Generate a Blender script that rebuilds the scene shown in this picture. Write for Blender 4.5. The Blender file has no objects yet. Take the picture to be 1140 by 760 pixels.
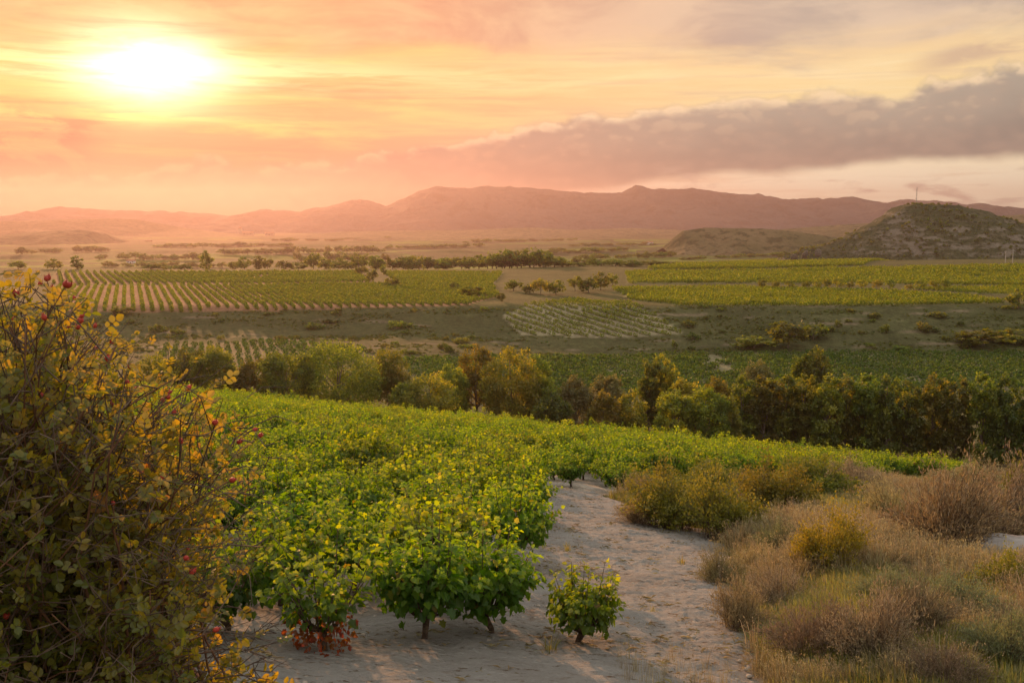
import bpy, math, random
import numpy as np
from mathutils import Vector, Matrix, Quaternion, Euler

rng = np.random.default_rng(7)
random.seed(7)
S = bpy.context.scene
COL = S.collection
R = math.radians

# ------------------------------------------------------------------ camera
PITCH = 6.7
cam_d = bpy.data.cameras.new('camera'); cam = bpy.data.objects.new('camera', cam_d); COL.objects.link(cam)
cam_d.lens = 35; cam_d.sensor_width = 36; cam_d.clip_start = 0.1; cam_d.clip_end = 60000
cam.location = (0, 0, 0); cam.rotation_euler = (R(90 - PITCH), 0, 0)
S.camera = cam

# ------------------------------------------------------------------ exposure, sampling
S.view_settings.view_transform = 'Standard'; S.view_settings.look = 'None'
S.view_settings.exposure = 0.52; S.view_settings.gamma = 1.0
S.view_settings.use_curve_mapping = False
S.render.engine = 'CYCLES'
S.cycles.use_denoising = True
S.cycles.denoiser = 'OPENIMAGEDENOISE'
S.cycles.max_bounces = 5; S.cycles.diffuse_bounces = 3; S.cycles.transmission_bounces = 4
S.cycles.glossy_bounces = 2; S.cycles.volume_bounces = 0
S.cycles.caustics_reflective = False; S.cycles.caustics_refractive = False
S.cycles.sample_clamp_indirect = 4

# ------------------------------------------------------------------ sun
SUN_AZ, SUN_EL = -19.6, 8.2
sv = Vector((math.sin(R(SUN_AZ)) * math.cos(R(SUN_EL)), math.cos(R(SUN_AZ)) * math.cos(R(SUN_EL)), math.sin(R(SUN_EL))))
ld = bpy.data.lights.new('sun', 'SUN'); ld.energy = 5.0; ld.angle = R(0.6); ld.color = (1.0, 0.485, 0.22)
lo = bpy.data.objects.new('sun', ld); COL.objects.link(lo)
lo.rotation_euler = (-sv).to_track_quat('-Z', 'Y').to_euler()


# ------------------------------------------------------------------ node helper
class NT:
    def __init__(self, tree):
        self.t = tree; self.n = tree.nodes; self.l = tree.links
    def node(self, kind, **kw):
        n = self.n.new(kind)
        for k, v in kw.items(): setattr(n, k, v)
        return n
    def put(self, sock, v):
        if isinstance(v, X): v = v.s
        if isinstance(v, bpy.types.NodeSocket): self.l.new(v, sock)
        elif isinstance(v, (tuple, list)) and sock.type == 'RGBA' and len(v) == 3: sock.default_value = (*v, 1)
        else: sock.default_value = v
    def math(self, op, a, b=0.0, c=0.0, clamp=False):
        n = self.node('ShaderNodeMath', operation=op, use_clamp=clamp)
        self.put(n.inputs[0], a); self.put(n.inputs[1], b)
        if op in ('MULTIPLY_ADD', 'COMPARE', 'SMOOTH_MIN', 'SMOOTH_MAX'): self.put(n.inputs[2], c)
        return X(self, n.outputs[0])
    def smooth(self, x, a, b, lo=0.0, hi=1.0):
        n = self.node('ShaderNodeMapRange', interpolation_type='SMOOTHSTEP')
        for i, v in enumerate((x, a, b, lo, hi)): self.put(n.inputs[i], v)
        return X(self, n.outputs[0])
    def lin(self, x, a, b, lo=0.0, hi=1.0):
        n = self.node('ShaderNodeMapRange')
        for i, v in enumerate((x, a, b, lo, hi)): self.put(n.inputs[i], v)
        return X(self, n.outputs[0])
    def mix(self, f, a, b, blend='MIX'):
        n = self.node('ShaderNodeMix', data_type='RGBA', blend_type=blend)
        self.put(n.inputs[0], f); self.put(n.inputs[6], a); self.put(n.inputs[7], b)
        return X(self, n.outputs[2])
    def noise(self, vec, scale, detail=4.0, rough=0.55, dist=0.0, out=0, dims='3D'):
        n = self.node('ShaderNodeTexNoise', noise_dimensions=dims)
        if vec is not None: self.put(n.inputs['Vector'], vec)
        n.inputs['Scale'].default_value = scale; n.inputs['Detail'].default_value = detail
        n.inputs['Roughness'].default_value = rough; n.inputs['Distortion'].default_value = dist
        return X(self, n.outputs[out])
    def voronoi(self, vec, scale, feature='F1', out='Distance', rnd=1.0):
        n = self.node('ShaderNodeTexVoronoi', feature=feature)
        if vec is not None: self.put(n.inputs['Vector'], vec)
        n.inputs['Scale'].default_value = scale; n.inputs['Randomness'].default_value = rnd
        return X(self, n.outputs[out])
    def xyz(self, x, y, z):
        n = self.node('ShaderNodeCombineXYZ')
        for i, v in enumerate((x, y, z)): self.put(n.inputs[i], v)
        return X(self, n.outputs[0])
    def sep(self, v):
        n = self.node('ShaderNodeSeparateXYZ'); self.put(n.inputs[0], v)
        return [X(self, o) for o in n.outputs]
    def ramp(self, f, stops, interp='LINEAR'):
        n = self.node('ShaderNodeValToRGB'); n.color_ramp.interpolation = interp
        e = n.color_ramp.elements
        while len(e) < len(stops): e.new(0.5)
        for el, (p, c) in zip(e, stops):
            el.position = p
            el.color = (*c, 1) if isinstance(c, (tuple, list)) else (c, c, c, 1)
        self.put(n.inputs[0], f)
        return X(self, n.outputs[0])
    def attr(self, name, out='Fac'):
        n = self.node('ShaderNodeAttribute', attribute_name=name)
        return X(self, n.outputs[out])


class X:
    def __init__(self, nt, s): self.nt = nt; self.s = s
    def __add__(self, o): return self.nt.math('ADD', self, o)
    __radd__ = __add__
    def __mul__(self, o): return self.nt.math('MULTIPLY', self, o)
    __rmul__ = __mul__
    def __sub__(self, o): return self.nt.math('SUBTRACT', self, o)
    def __rsub__(self, o): return self.nt.math('SUBTRACT', o, self)
    def __truediv__(self, o): return self.nt.math('DIVIDE', self, o)


# ------------------------------------------------------------------ sky
W = bpy.data.worlds.new('World'); S.world = W; W.use_nodes = True
nt = NT(W.node_tree); W.node_tree.nodes.clear()
BG = 0.1                                           # background strength; colours below are what the sky shows
sky = nt.node('ShaderNodeTexSky', sky_type='NISHITA', sun_disc=False)
sky.sun_elevation = R(SUN_EL); sky.sun_rotation = R(SUN_AZ % 360)
sky.air_density = 1.0; sky.dust_density = 3.0; sky.ozone_density = 1.0
tc = nt.node('ShaderNodeTexCoord')
dx, dy, dz = nt.sep(tc.outputs['Generated'])
el = nt.math('ARCSINE', dz) * (180 / math.pi)
az = nt.math('ARCTAN2', dx, dy) * (180 / math.pi)
hx = nt.math('SINE', az * (math.pi / 180)); hy = nt.math('COSINE', az * (math.pi / 180))
cl = nt.math('MAXIMUM', el, -2.0)
def cvec(ka, ke, off=0.0): return nt.xyz(hx * ka + off, hy * ka, el * ke)
# angular distance from the sun
da = az - SUN_AZ; de = el - SUN_EL
rr = nt.math('SQRT', da * da + de * de)
rell = nt.math('SQRT', da * da * 0.42 + de * de * 1.5)
warm = nt.smooth(da, 38.0, 4.0) * nt.smooth(da, -90.0, -20.0)       # 1 on the sunset side
# open sky
front = nt.smooth(nt.math('ABSOLUTE', az), 130.0, 40.0)
open_r = nt.ramp(nt.lin(el, 0.0, 14.0), [(0.0, (0.96, 0.82, 0.58)), (0.18, (1.02, 0.90, 0.64)), (0.5, (0.99, 0.74, 0.36)), (0.75, (0.92, 0.65, 0.36)), (1.0, (0.68, 0.52, 0.38))])
open_l = nt.ramp(nt.lin(el, 0.0, 14.0), [(0.0, (0.50, 0.13, 0.09)), (0.30, (0.55, 0.17, 0.09)), (0.6, (0.85, 0.42, 0.14)), (0.8, (0.88, 0.46, 0.16)), (1.0, (0.86, 0.36, 0.16))])
col = nt.mix(warm, open_r, open_l)
# long streaks
st = nt.noise(cvec(5.0, 0.9, 3.1), 1.0, 6.0, 0.6, 0.4)
col = nt.mix(nt.smooth(st, 0.42, 0.66) * nt.smooth(el, 2.5, 5.5) * 0.75, col, nt.mix(warm, (1.0, 0.80, 0.46), (0.95, 0.58, 0.14)))
st2 = nt.noise(cvec(4.0, 1.5, 9.0), 1.0, 6.0, 0.6, 0.6)
col = nt.mix(nt.smooth(st2, 0.50, 0.70) * 0.55, col, nt.mix(warm, (0.78, 0.56, 0.36), (0.62, 0.22, 0.10)))
# glow round the sun behind thin cloud
g1 = nt.math('EXPONENT', rell * rell * (-1.0 / (2.0 * 2.0)))
g2 = nt.math('EXPONENT', rell * (-1.0 / 5.0))
gl = nt.noise(cvec(7.0, 0.9, 1.0), 1.0, 6.0, 0.6, 0.8)
glow = nt.mix(1.0, nt.mix(g1 * nt.smooth(gl, 0.2, 0.55, 0.35, 1.0), (0, 0, 0), (2.6, 2.3, 1.5)), nt.mix(g2 * nt.smooth(el, 3.0, 6.0, 0.15, 1.0) * nt.smooth(gl, 0.3, 0.65, 0.3, 1.1), (0, 0, 0), (0.40, 0.42, 0.15)), 'ADD')
gs = nt.noise(cvec(9.0, 2.2, 14.0), 1.0, 7.0, 0.62, 0.6)
band = nt.math('EXPONENT', (de + (gs - 0.5) * 1.6) * (de + (gs - 0.5) * 1.6) * -1.6) * nt.math('EXPONENT', nt.math('ABSOLUTE', da) * -0.085) * nt.smooth(gs, 0.30, 0.60)
glow = nt.mix(1.0, glow, nt.mix(band, (0, 0, 0), (0.85, 0.75, 0.42)), 'ADD')
de2 = el - 5.6
band2 = nt.math('EXPONENT', de2 * de2 * -9.0) * nt.math('EXPONENT', nt.math('ABSOLUTE', da + 1.5) * -0.17) * nt.smooth(gs, 0.34, 0.58)
glow = nt.mix(1.0, glow, nt.mix(band2, (0, 0, 0), (0.5, 0.62, 0.10)), 'ADD')
# upper deck of cloud
un = nt.noise(cvec(4.5, 0.35, 5.0), 1.0, 6.0, 0.58, 0.5)
up = nt.smooth(el + (un - 0.5) * 6.0, 8.3, 10.8)
upn = nt.noise(cvec(5.0, 0.22, 2.0), 1.3, 6.0, 0.6, 0.6)
up_r = nt.mix(nt.smooth(upn, 0.36, 0.66), (0.52, 0.42, 0.34), (0.76, 0.58, 0.42))
up_l = nt.mix(nt.smooth(upn, 0.36, 0.66), (0.80, 0.31, 0.15), (0.92, 0.46, 0.22))
deck = nt.mix(warm, up_r, up_l)
# overhead and behind: pale grey overcast with openings of plain sky, brightened as unseen fill light
over = nt.mix(nt.smooth(nt.noise(cvec(2.0, 0.06, 1.0), 1.5, 5.0), 0.4, 0.62), (1.10, 1.03, 0.95), (1.42, 1.30, 1.14))
nish = nt.mix(1.0, sky.outputs[0], (0.30, 0.30, 0.30), 'MULTIPLY')
over = nt.mix(0.30, over, nish)
deck = nt.mix(nt.smooth(el, 13.0, 32.0), deck, over)
col = nt.mix(up, col, deck)
col = nt.mix(1.0, col, glow, 'ADD')
# the long cloud bank: flat base, heaped top that climbs to the right
lw = nt.noise(cvec(24.0, 0.62, 0.0), 1.0, 10.0, 0.60, 0.15)
wv = nt.noise(cvec(30.0, 0.9, 3.0), 1.0, 6.0, 0.6, 0.0)
hv = nt.voronoi(nt.xyz(hx * 24.0 + wv * 0.9, hy * 24.0, el * 0.80 + wv * 0.7), 1.0, 'SMOOTH_F1', 'Distance', 1.0)
hv2 = nt.voronoi(nt.xyz(hx * 62.0 + wv * 1.4, hy * 62.0, el * 2.0 + wv * 1.2), 1.0, 'SMOOTH_F1', 'Distance', 1.0)
lw2 = nt.noise(cvec(8.0, 0.30, 4.0), 1.0, 3.0, 0.5, 0.3)
topel = nt.ramp(nt.lin(az, -30.0, 30.0), [(0.0, 0.22), (0.12, 0.24), (0.24, 0.33), (0.36, 0.38), (0.44, 0.46), (0.53, 0.565), (0.60, 0.60), (0.66, 0.635), (0.70, 0.66), (0.78, 0.69), (0.86, 0.72), (0.94, 0.79), (1.0, 0.80)]) * 10.0
botel = nt.ramp(nt.lin(az, -30.0, 30.0), [(0.0, 0.10), (0.30, 0.06), (0.45, 0.06), (0.52, 0.14), (0.60, 0.24), (0.70, 0.29), (0.80, 0.31), (1.0, 0.36)]) * 10.0
edge = topel - el + (lw - 0.5) * 1.5 + (lw2 - 0.5) * 1.6 + (0.50 - hv) * 0.8 + (0.5 - hv2) * 0.35
bank = nt.smooth(edge, -0.15, 0.35) * nt.smooth(el - botel + (lw2 - 0.5) * 1.2 + (lw - 0.5) * 0.5, -0.35, 0.35)
rim = nt.smooth(edge, -0.1, 0.2) * nt.smooth(edge, 0.75, 0.2)
puffn = nt.noise(cvec(34.0, 1.25, 6.0), 1.0, 10.0, 0.60, 0.1) * 0.55 + (0.62 - hv2) * 0.55 + 0.10
puff = nt.smooth(puffn + (lw - 0.5) * 0.8, 0.50, 0.66) * nt.smooth(edge, 3.2, 0.4) * nt.smooth(edge, 0.1, 0.6)
shade_r = nt.mix(nt.smooth(edge, 0.3, 3.4), (0.42, 0.37, 0.29), (0.26, 0.24, 0.20))
shade_l = nt.mix(nt.smooth(lw2, 0.35, 0.65), (0.44, 0.20, 0.14), (0.34, 0.155, 0.115))
bcol = nt.mix(nt.smooth(az, 14.0, -16.0), shade_r, shade_l)
bcol = nt.mix(nt.smooth(puffn, 0.3, 0.7) * 0.30, bcol, nt.mix(nt.smooth(az, 14.0, -16.0), (0.52, 0.38, 0.28), (0.72, 0.32, 0.19)))
bcol = nt.mix(puff * 0.22, bcol, nt.mix(nt.smooth(az, 8.0, -8.0), (0.95, 0.70, 0.44), (0.55, 0.25, 0.15)))
bcol = nt.mix(rim * nt.smooth(puffn + (lw - 0.5) * 0.9, 0.32, 0.58) * 0.8, bcol, nt.mix(nt.smooth(az, 6.0, -14.0), (1.06, 0.80, 0.49), (0.80, 0.36, 0.19)))
col = nt.mix(bank * nt.smooth(az, -22.0, -10.0, 0.75, 1.0), col, bcol)
# small loose clouds low in the gap on the right and at the far left, one streak high on the right
sm = nt.noise(cvec(15.0, 0.9, 12.0), 1.0, 6.0, 0.55, 0.3)
smk = nt.smooth(sm, 0.54, 0.68) * nt.smooth(el, 0.4, 1.4) * nt.smooth(el, 3.6, 2.4) * nt.smooth(az, 2.0, 8.0)
col = nt.mix(smk * 0.85, col, (0.55, 0.43, 0.33))
sl = nt.noise(cvec(14.0, 0.55, 22.0), 1.0, 6.0, 0.58, 0.5)
slk = nt.smooth(sl, 0.42, 0.54) * nt.smooth(el, 2.0, 3.4) * nt.smooth(el, 6.6, 4.6) * nt.smooth(az, -21.0, -24.0)
col = nt.mix(slk * 0.8, col, (0.30, 0.09, 0.07))
sr = nt.smooth(nt.noise(cvec(18.0, 0.9, 31.0), 1.0, 6.0, 0.55, 0.4), 0.40, 0.60)
dr = (el - 8.7) - (az - 24.5) * 0.18
srk = sr * nt.smooth(nt.math('ABSOLUTE', dr), 0.75, 0.15) * nt.smooth(az, 20.5, 23.5)
col = nt.mix(srk * 0.75, col, (0.62, 0.44, 0.31))
# ground side of the dome
col = nt.mix(nt.smooth(el, -0.5, -6.0), col, (0.20, 0.16, 0.10))
fin = nt.mix(1.0, col, (0.735 / BG, 0.735 / BG, 0.735 / BG), 'MULTIPLY')
bg = nt.node('ShaderNodeBackground'); nt.put(bg.inputs[0], fin); bg.inputs[1].default_value = BG
wo = nt.node('ShaderNodeOutputWorld'); nt.l.new(bg.outputs[0], wo.inputs[0])
W.cycles.sampling_method = 'MANUAL'; W.cycles.sample_map_resolution = 1024


# ------------------------------------------------------------------ small helpers
def setp(o, label=None, cat=None, group=None, kind=None):
    if label: o['label'] = label
    if cat: o['category'] = cat
    if group: o['group'] = group
    if kind: o['kind'] = kind
    return o

def link(o, parent=None):
    COL.objects.link(o)
    if parent is not None: o.parent = parent
    return o

def empty(name, loc, rz=0.0, sc=1.0):
    o = bpy.data.objects.new(name, None); link(o)
    o.location = loc; o.rotation_euler = (0, 0, rz)
    o.scale = (sc, sc, sc) if np.isscalar(sc) else sc
    o.empty_display_size = 0.2
    return o

class Geo:
    """Collects polygons, with one value per vertex for each named attribute."""
    def __init__(self): self.V = []; self.P = []; self.A = []; self.n = 0
    def add(self, verts, polys, a=0.0, b=0.0):
        verts = np.asarray(verts, float).reshape(-1, 3)
        m = len(verts)
        self.V.append(verts); self.P.append(np.asarray(polys, int) + self.n)
        A = np.empty((m, 2)); A[:, 0] = a; A[:, 1] = b
        self.A.append(A); self.n += m
    def mesh(self, name, mat=None, smooth=False):
        V = np.concatenate(self.V); A = np.concatenate(self.A)
        me = bpy.data.meshes.new(name)
        me.vertices.add(len(V)); me.vertices.foreach_set('co', V.astype(np.float32).ravel())
        lens = np.concatenate([np.full(len(p), p.shape[1]) for p in self.P])
        idx = np.concatenate([p.ravel() for p in self.P])
        me.loops.add(len(idx)); me.loops.foreach_set('vertex_index', idx.astype(np.int32))
        me.polygons.add(len(lens))
        st = np.concatenate([[0], np.cumsum(lens)[:-1]])
        me.polygons.foreach_set('loop_start', st.astype(np.int32))
        me.polygons.foreach_set('use_smooth', np.full(len(lens), smooth))
        for i, nm in enumerate(('lr', 'age')):
            at_ = me.attributes.new(nm, 'FLOAT', 'POINT'); at_.data.foreach_set('value', A[:, i].astype(np.float32))
        me.update(calc_edges=True); me.validate()
        if mat: me.materials.append(mat)
        return me
    def obj(self, name, mat=None, parent=None, smooth=False):
        return link(bpy.data.objects.new(name, self.mesh(name, mat, smooth)), parent)

def unit(v):
    v = np.asarray(v, float)
    return v / np.maximum(np.linalg.norm(v, axis=-1, keepdims=True), 1e-9)

def tube(g, pts, radii, sides=5, a=0.5, b=0.0, cap=True):
    pts = np.asarray(pts, float); n = len(pts)
    d = np.gradient(pts, axis=0); d = unit(d)
    ref = np.array([0.31, 0.17, 0.93]) if abs(d[0][2]) < 0.9 else np.array([1.0, 0.2, 0.1])
    u = unit(np.cross(d, ref)); w = np.cross(d, u)
    th = np.arange(sides) / sides * 2 * math.pi
    ring = (pts[:, None, :] + np.asarray(radii)[:, None, None] * (np.cos(th)[None, :, None] * u[:, None, :] + np.sin(th)[None, :, None] * w[:, None, :]))
    k = np.arange(sides); k2 = (k + 1) % sides
    q = np.concatenate([np.stack([i * sides + k, i * sides + k2, (i + 1) * sides + k2, (i + 1) * sides + k], 1) for i in range(n - 1)])
    g.add(ring.reshape(-1, 3), q, a, b)
    if cap and sides <= 6:
        g.P.append(np.array([[(g.n - sides) + i for i in range(sides)]]))

LEAF_SHAPES = {
    # outlines in leaf space: x across, y along, z fold; the centre vertex comes first
    'vine': ([(0, .45, -.04), (0, 0, 0), (.28, -.10, .05), (.30, .18, .06), (.52, .30, .12), (.30, .52, .05), (.26, .74, .03), (0, 1.0, -.10),
              (-.26, .74, .03), (-.30, .52, .05), (-.52, .30, .12), (-.30, .18, .06), (-.28, -.10, .05)]),
    'oval': ([(0, .5, -.05), (0, 0, 0), (.26, .22, .06), (.34, .55, .08), (.18, .86, .02), (0, 1.0, -.06), (-.18, .86, .02), (-.34, .55, .08), (-.26, .22, .06)]),
}
def leaves(g, base, along, normal, size, kind='quad', lr=None, age_or_glow=0.0, width=1.0):
    """Many leaves at once: base points, direction of the midrib, facing, size (all arrays)."""
    base = np.asarray(base, float); n = len(base)
    if n == 0: return
    y = unit(along); z = unit(normal - (normal * y).sum(1, keepdims=True) * y); x = np.cross(y, z)
    size = np.broadcast_to(np.asarray(size, float), (n,))
    lr = rng.random(n) if lr is None else np.broadcast_to(lr, (n,))
    age_or_glow = np.broadcast_to(np.asarray(age_or_glow, float), (n,))
    if kind in LEAF_SHAPES:
        sh = np.array(LEAF_SHAPES[kind]); k = len(sh); o = np.arange(1, k)
        tri = np.stack([np.zeros(k - 1, int), o, np.roll(o, -1)], 1)
    elif kind == 'quad':
        sh = np.array([(-.5, 0, 0), (.5, 0, 0), (.42, 1, .12), (-.42, 1, .12)]); k = 4; tri = np.array([[0, 1, 2, 3]])
    elif kind == 'dia':
        sh = np.array([(0, 0, 0), (.42, .45, .12), (0, 1, -.08), (-.42, .45, .12)]); k = 4; tri = np.array([[0, 1, 2], [0, 2, 3]])
    elif kind == 'blade':
        sh = np.array([(-.5, 0, 0), (.5, 0, 0), (0, 1, 0)]); k = 3; tri = np.array([[0, 1, 2]])
    V = base[:, None, :] + size[:, None, None] * (sh[None, :, 0:1] * width * x[:, None, :] + sh[None, :, 1:2] * y[:, None, :] + sh[None, :, 2:3] * z[:, None, :])
    P = (np.arange(n)[:, None, None] * k + tri[None]).reshape(-1, tri.shape[1])
    g.V.append(V.reshape(-1, 3)); g.P.append(P + g.n)
    A = np.stack([np.repeat(lr, k), np.repeat(age_or_glow, k)], 1); g.A.append(A); g.n += n * k

def rdir(n, zlo=-1.0, zhi=1.0):
    z = rng.uniform(zlo, zhi, n); t = rng.uniform(0, 2 * math.pi, n); r = np.sqrt(np.maximum(0, 1 - z * z))
    return np.stack([r * np.cos(t), r * np.sin(t), z], 1)

# value noise for the land
_tab = np.random.default_rng(3).random((256, 256))
def vnoise(x, y):
    x = np.asarray(x, float); y = np.asarray(y, float)
    xi = np.floor(x).astype(int); yi = np.floor(y).astype(int); fx = x - xi; fy = y - yi
    fx = fx * fx * (3 - 2 * fx); fy = fy * fy * (3 - 2 * fy)
    g = lambda a, b: _tab[a & 255, b & 255]
    return (g(xi, yi) * (1 - fx) + g(xi + 1, yi) * fx) * (1 - fy) + (g(xi, yi + 1) * (1 - fx) + g(xi + 1, yi + 1) * fx) * fy
def fbm(x, y, o=4):
    s = 0; a = 0.5; t = 0
    for i in range(o):
        s = s + a * vnoise(x * 2 ** i + 17.3 * i, y * 2 ** i + 5.1 * i); t += a; a *= 0.5
    return s / t - 0.5
def sst(x, a, b):
    t = np.clip((np.asarray(x, float) - a) / (b - a), 0, 1); return t * t * (3 - 2 * t)

# ------------------------------------------------------------------ the land
def plane_h(x, y): return -5.1 - 0.1725 * (y - 11.6) - 0.0827 * (x - 0.8)
PR_Y = [6, 10, 13.3, 18, 22.6, 26, 29, 31]; PR_X = [2.4, 2.6, 3.1, 4.1, 4.6, 4.0, 3.0, 2.6]
def path_right(y): return np.interp(y, PR_Y, PR_X)
VB_Y = [8, 10.3, 11.2, 11.8, 14.5, 20.3, 28.6, 30.3]; VB_X = [-2.6, -2.4, -0.2, -0.1, 0.0, 0.3, 0.75, 0.9]
def in_scrub(x, y):
    """1 inside the rough ground right of the path, falling to 0 at its edge."""
    near = x - path_right(y)
    far = (x - 3.0) - (y - 30.5) * 0.93
    d = np.where(y < 30.5, near, np.minimum(far + 0.3, 4 + 0 * x))
    return sst(d, -0.1, 2.2)
FL_Y = [-400, 60, 100, 200, 255, 268, 285, 301, 306, 330, 560, 640, 760, 900, 1500, 3000, 6000, 20000]
FL_R = [-34.5, -34.5, -34.5, -34.2, -33.2, -31.5, -28.2, -25.0, -24.7, -24.8, -24.4, -26, -31, -36, -46, -52, -55, -62]
FL_L = [-28.5, -28.5, -28.5, -29.0, -30.3, -30.2, -28.6, -25.4, -24.8, -24.8, -25.0, -30, -37, -43, -50, -53, -56, -62]
def h(x, y):
    x = np.asarray(x, float); y = np.asarray(y, float)
    P = plane_h(x, y)
    yb = y - 0.10 * np.maximum(0, x)
    lift = np.maximum(0, -1.65 - 0.015 * np.abs(x) - P)
    P = P + lift * sst(yb, 5.8, 2.5)
    P = P + 0.55 * in_scrub(x, y) * sst(y, 6, 12) * sst(y, 75, 45)
    P = P + 0.12 * fbm(x * 0.35, y * 0.35, 3) * sst(y, 2, 9)
    s = 0.467 * x + 0.885 * y - 62.9
    sp = np.maximum(0, s)
    hill = P - 0.46 * (np.sqrt(sp * sp + 81) - 9)
    q = x / np.maximum(y, 60)
    yw = y + 9 * fbm(x / 70 + 3, y / 400, 3) * sst(y, 210, 260) * sst(y, 420, 310) + 22 * np.exp(-((x - 16) / 22) ** 2) * -0.35 * sst(y, 255, 285) * sst(y, 340, 305)
    fl = np.interp(yw, FL_Y, FL_L) * sst(q, 0.10, -0.12) + np.interp(yw, FL_Y, FL_R) * (1 - sst(q, 0.10, -0.12))
    gul = fbm(x / 9, y / 30, 3) * 1.6 * sst(y, 255, 268) * sst(y, 306, 294)
    fl = fl + gul + (fbm(x / 160, y / 160, 3) * 14) * sst(y, 700, 1500) + fbm(x / 900, y / 500, 3) * 26 * sst(y, 1800, 4000)
    fl = fl + 4.0 * sst(q, 0.1, 0.5) * sst(y, 420, 620) * sst(y, 1100, 700)
    k = 3.0
    dd = np.clip(0.5 + 0.5 * (hill - fl) / k, 0, 1)
    return fl * (1 - dd) + hill * dd + k * dd * (1 - dd)
def hz(x, y): return float(h(np.array([x]), np.array([y]))[0])

F = 1140 * 35 / 36; CP, SP = math.cos(R(PITCH)), math.sin(R(PITCH))
def ray(u, v):
    a = (u - 570) / F; b = -(v - 380) / F
    return np.array([a, CP + b * SP, b * CP - SP])
def at(u, v):
    """Point of the land under a pixel of the 1140 x 760 photograph."""
    d = ray(u, v); t = 3.0 * 1.004 ** np.arange(2200)
    p = t[:, None] * d
    below = np.nonzero(p[:, 2] < h(p[:, 0], p[:, 1]))[0]
    i = below[0] if len(below) else len(t) - 1
    return p[i]
def over(u, v, dist):
    """Point on the ray of a pixel at a ground distance."""
    d = ray(u, v); return d * (dist / math.hypot(d[0], d[1]))
def poly_w(px): return np.array([at(u, v)[:2] for u, v in px])
def inside(x, y, poly):
    c = np.zeros(np.shape(x), bool); n = len(poly)
    for i in range(n):
        x1, y1 = poly[i]; x2, y2 = poly[(i + 1) % n]
        if y1 == y2: continue
        c ^= ((y1 > y) != (y2 > y)) & (x < (x2 - x1) * (y - y1) / (y2 - y1) + x1)
    return c

# ------------------------------------------------------------------ materials
def material(name):
    m = bpy.data.materials.new(name); m.use_nodes = True; m.node_tree.nodes.clear()
    return m, NT(m.node_tree)
def out(n, shader, disp=None):
    o = n.node('ShaderNodeOutputMaterial'); n.l.new(shader, o.inputs[0])

def leaf_mat(name, c_dark, c_mid, c_light, trans=0.45, tint=(1.0, 1.0, 0.6), gloss=0.06, var=0.10, old_or_glow=None):
    m, n = material(name)
    lr = n.attr('lr'); age_or_glow = n.attr('age')
    oi = n.node('ShaderNodeObjectInfo')
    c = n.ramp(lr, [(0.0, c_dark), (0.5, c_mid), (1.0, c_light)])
    if old_or_glow is not None: c = n.mix(age_or_glow, c, old_or_glow)
    hs = n.node('ShaderNodeHueSaturation')
    rnd = X(n, oi.outputs['Random'])
    n.put(hs.inputs['Hue'], n.lin(rnd, 0, 1, 0.5 - var * 0.22, 0.5 + var * 0.22)); n.put(hs.inputs['Value'], n.lin(n.math('FRACT', rnd * 7.31), 0, 1, 1 - var * 2, 1 + var * 2))
    n.put(hs.inputs['Color'], c)
    col = X(n, hs.outputs[0])
    d = n.node('ShaderNodeBsdfDiffuse'); n.put(d.inputs[0], col)
    t = n.node('ShaderNodeBsdfTranslucent'); n.put(t.inputs[0], n.mix(1.0, n.mix(1.0, col, tint, 'MULTIPLY'), (2.2, 2.2, 2.2), 'MULTIPLY'))
    mx = n.node('ShaderNodeMixShader'); mx.inputs[0].default_value = trans
    n.l.new(d.outputs[0], mx.inputs[1]); n.l.new(t.outputs[0], mx.inputs[2])
    gs = n.node('ShaderNodeBsdfGlossy'); gs.inputs['Roughness'].default_value = 0.45; gs.inputs[0].default_value = (0.9, 0.9, 0.9, 1)
    m2 = n.node('ShaderNodeMixShader'); m2.inputs[0].default_value = gloss
    n.l.new(mx.outputs[0], m2.inputs[1]); n.l.new(gs.outputs[0], m2.inputs[2])
    out(n, m2.outputs[0])
    return m

def rough_mat(name, c1, c2, scale=6.0, rough=0.95, bump=0.3, spec=0.1):
    m, n = material(name)
    tcn = n.node('ShaderNodeTexCoord'); v = tcn.outputs['Object']
    f = n.noise(v, scale, 6.0, 0.6)
    b = n.node('ShaderNodeBsdfPrincipled'); n.put(b.inputs['Base Color'], n.mix(n.smooth(f, 0.3, 0.7), c1, c2))
    b.inputs['Roughness'].default_value = rough; b.inputs['Specular IOR Level'].default_value = spec
    bp = n.node('ShaderNodeBump'); bp.inputs['Strength'].default_value = bump; n.put(bp.inputs['Height'], n.noise(v, scale * 4, 5.0))
    n.l.new(bp.outputs[0], b.inputs['Normal']); out(n, b.outputs[0])
    return m

M = {}
M['vine'] = leaf_mat('vine_leaf', (0.052, 0.108, 0.008), (0.120, 0.185, 0.009), (0.27, 0.30, 0.013), 0.55, (1.0, 1.0, 0.22), 0.025, 0.09, old_or_glow=(0.22, 0.05, 0.022))
M['vine_far'] = leaf_mat('vine_row_leaf', (0.070, 0.11, 0.010), (0.13, 0.165, 0.012), (0.22, 0.23, 0.016), 0.42, (1.05, 1.0, 0.4), 0.03, 0.06)
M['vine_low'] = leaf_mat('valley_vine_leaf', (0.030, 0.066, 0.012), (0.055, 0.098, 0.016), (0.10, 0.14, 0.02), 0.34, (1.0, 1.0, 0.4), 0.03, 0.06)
M['tree'] = leaf_mat('tree_leaf', (0.078, 0.098, 0.012), (0.140, 0.150, 0.016), (0.26, 0.24, 0.022), 0.55, (1.05, 0.98, 0.28), 0.03, 0.18)
M['tree_dark'] = leaf_mat('dark_tree_leaf', (0.064, 0.084, 0.013), (0.112, 0.126, 0.017), (0.21, 0.195, 0.02), 0.52, (1.0, 1.0, 0.30), 0.03, 0.16)
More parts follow.
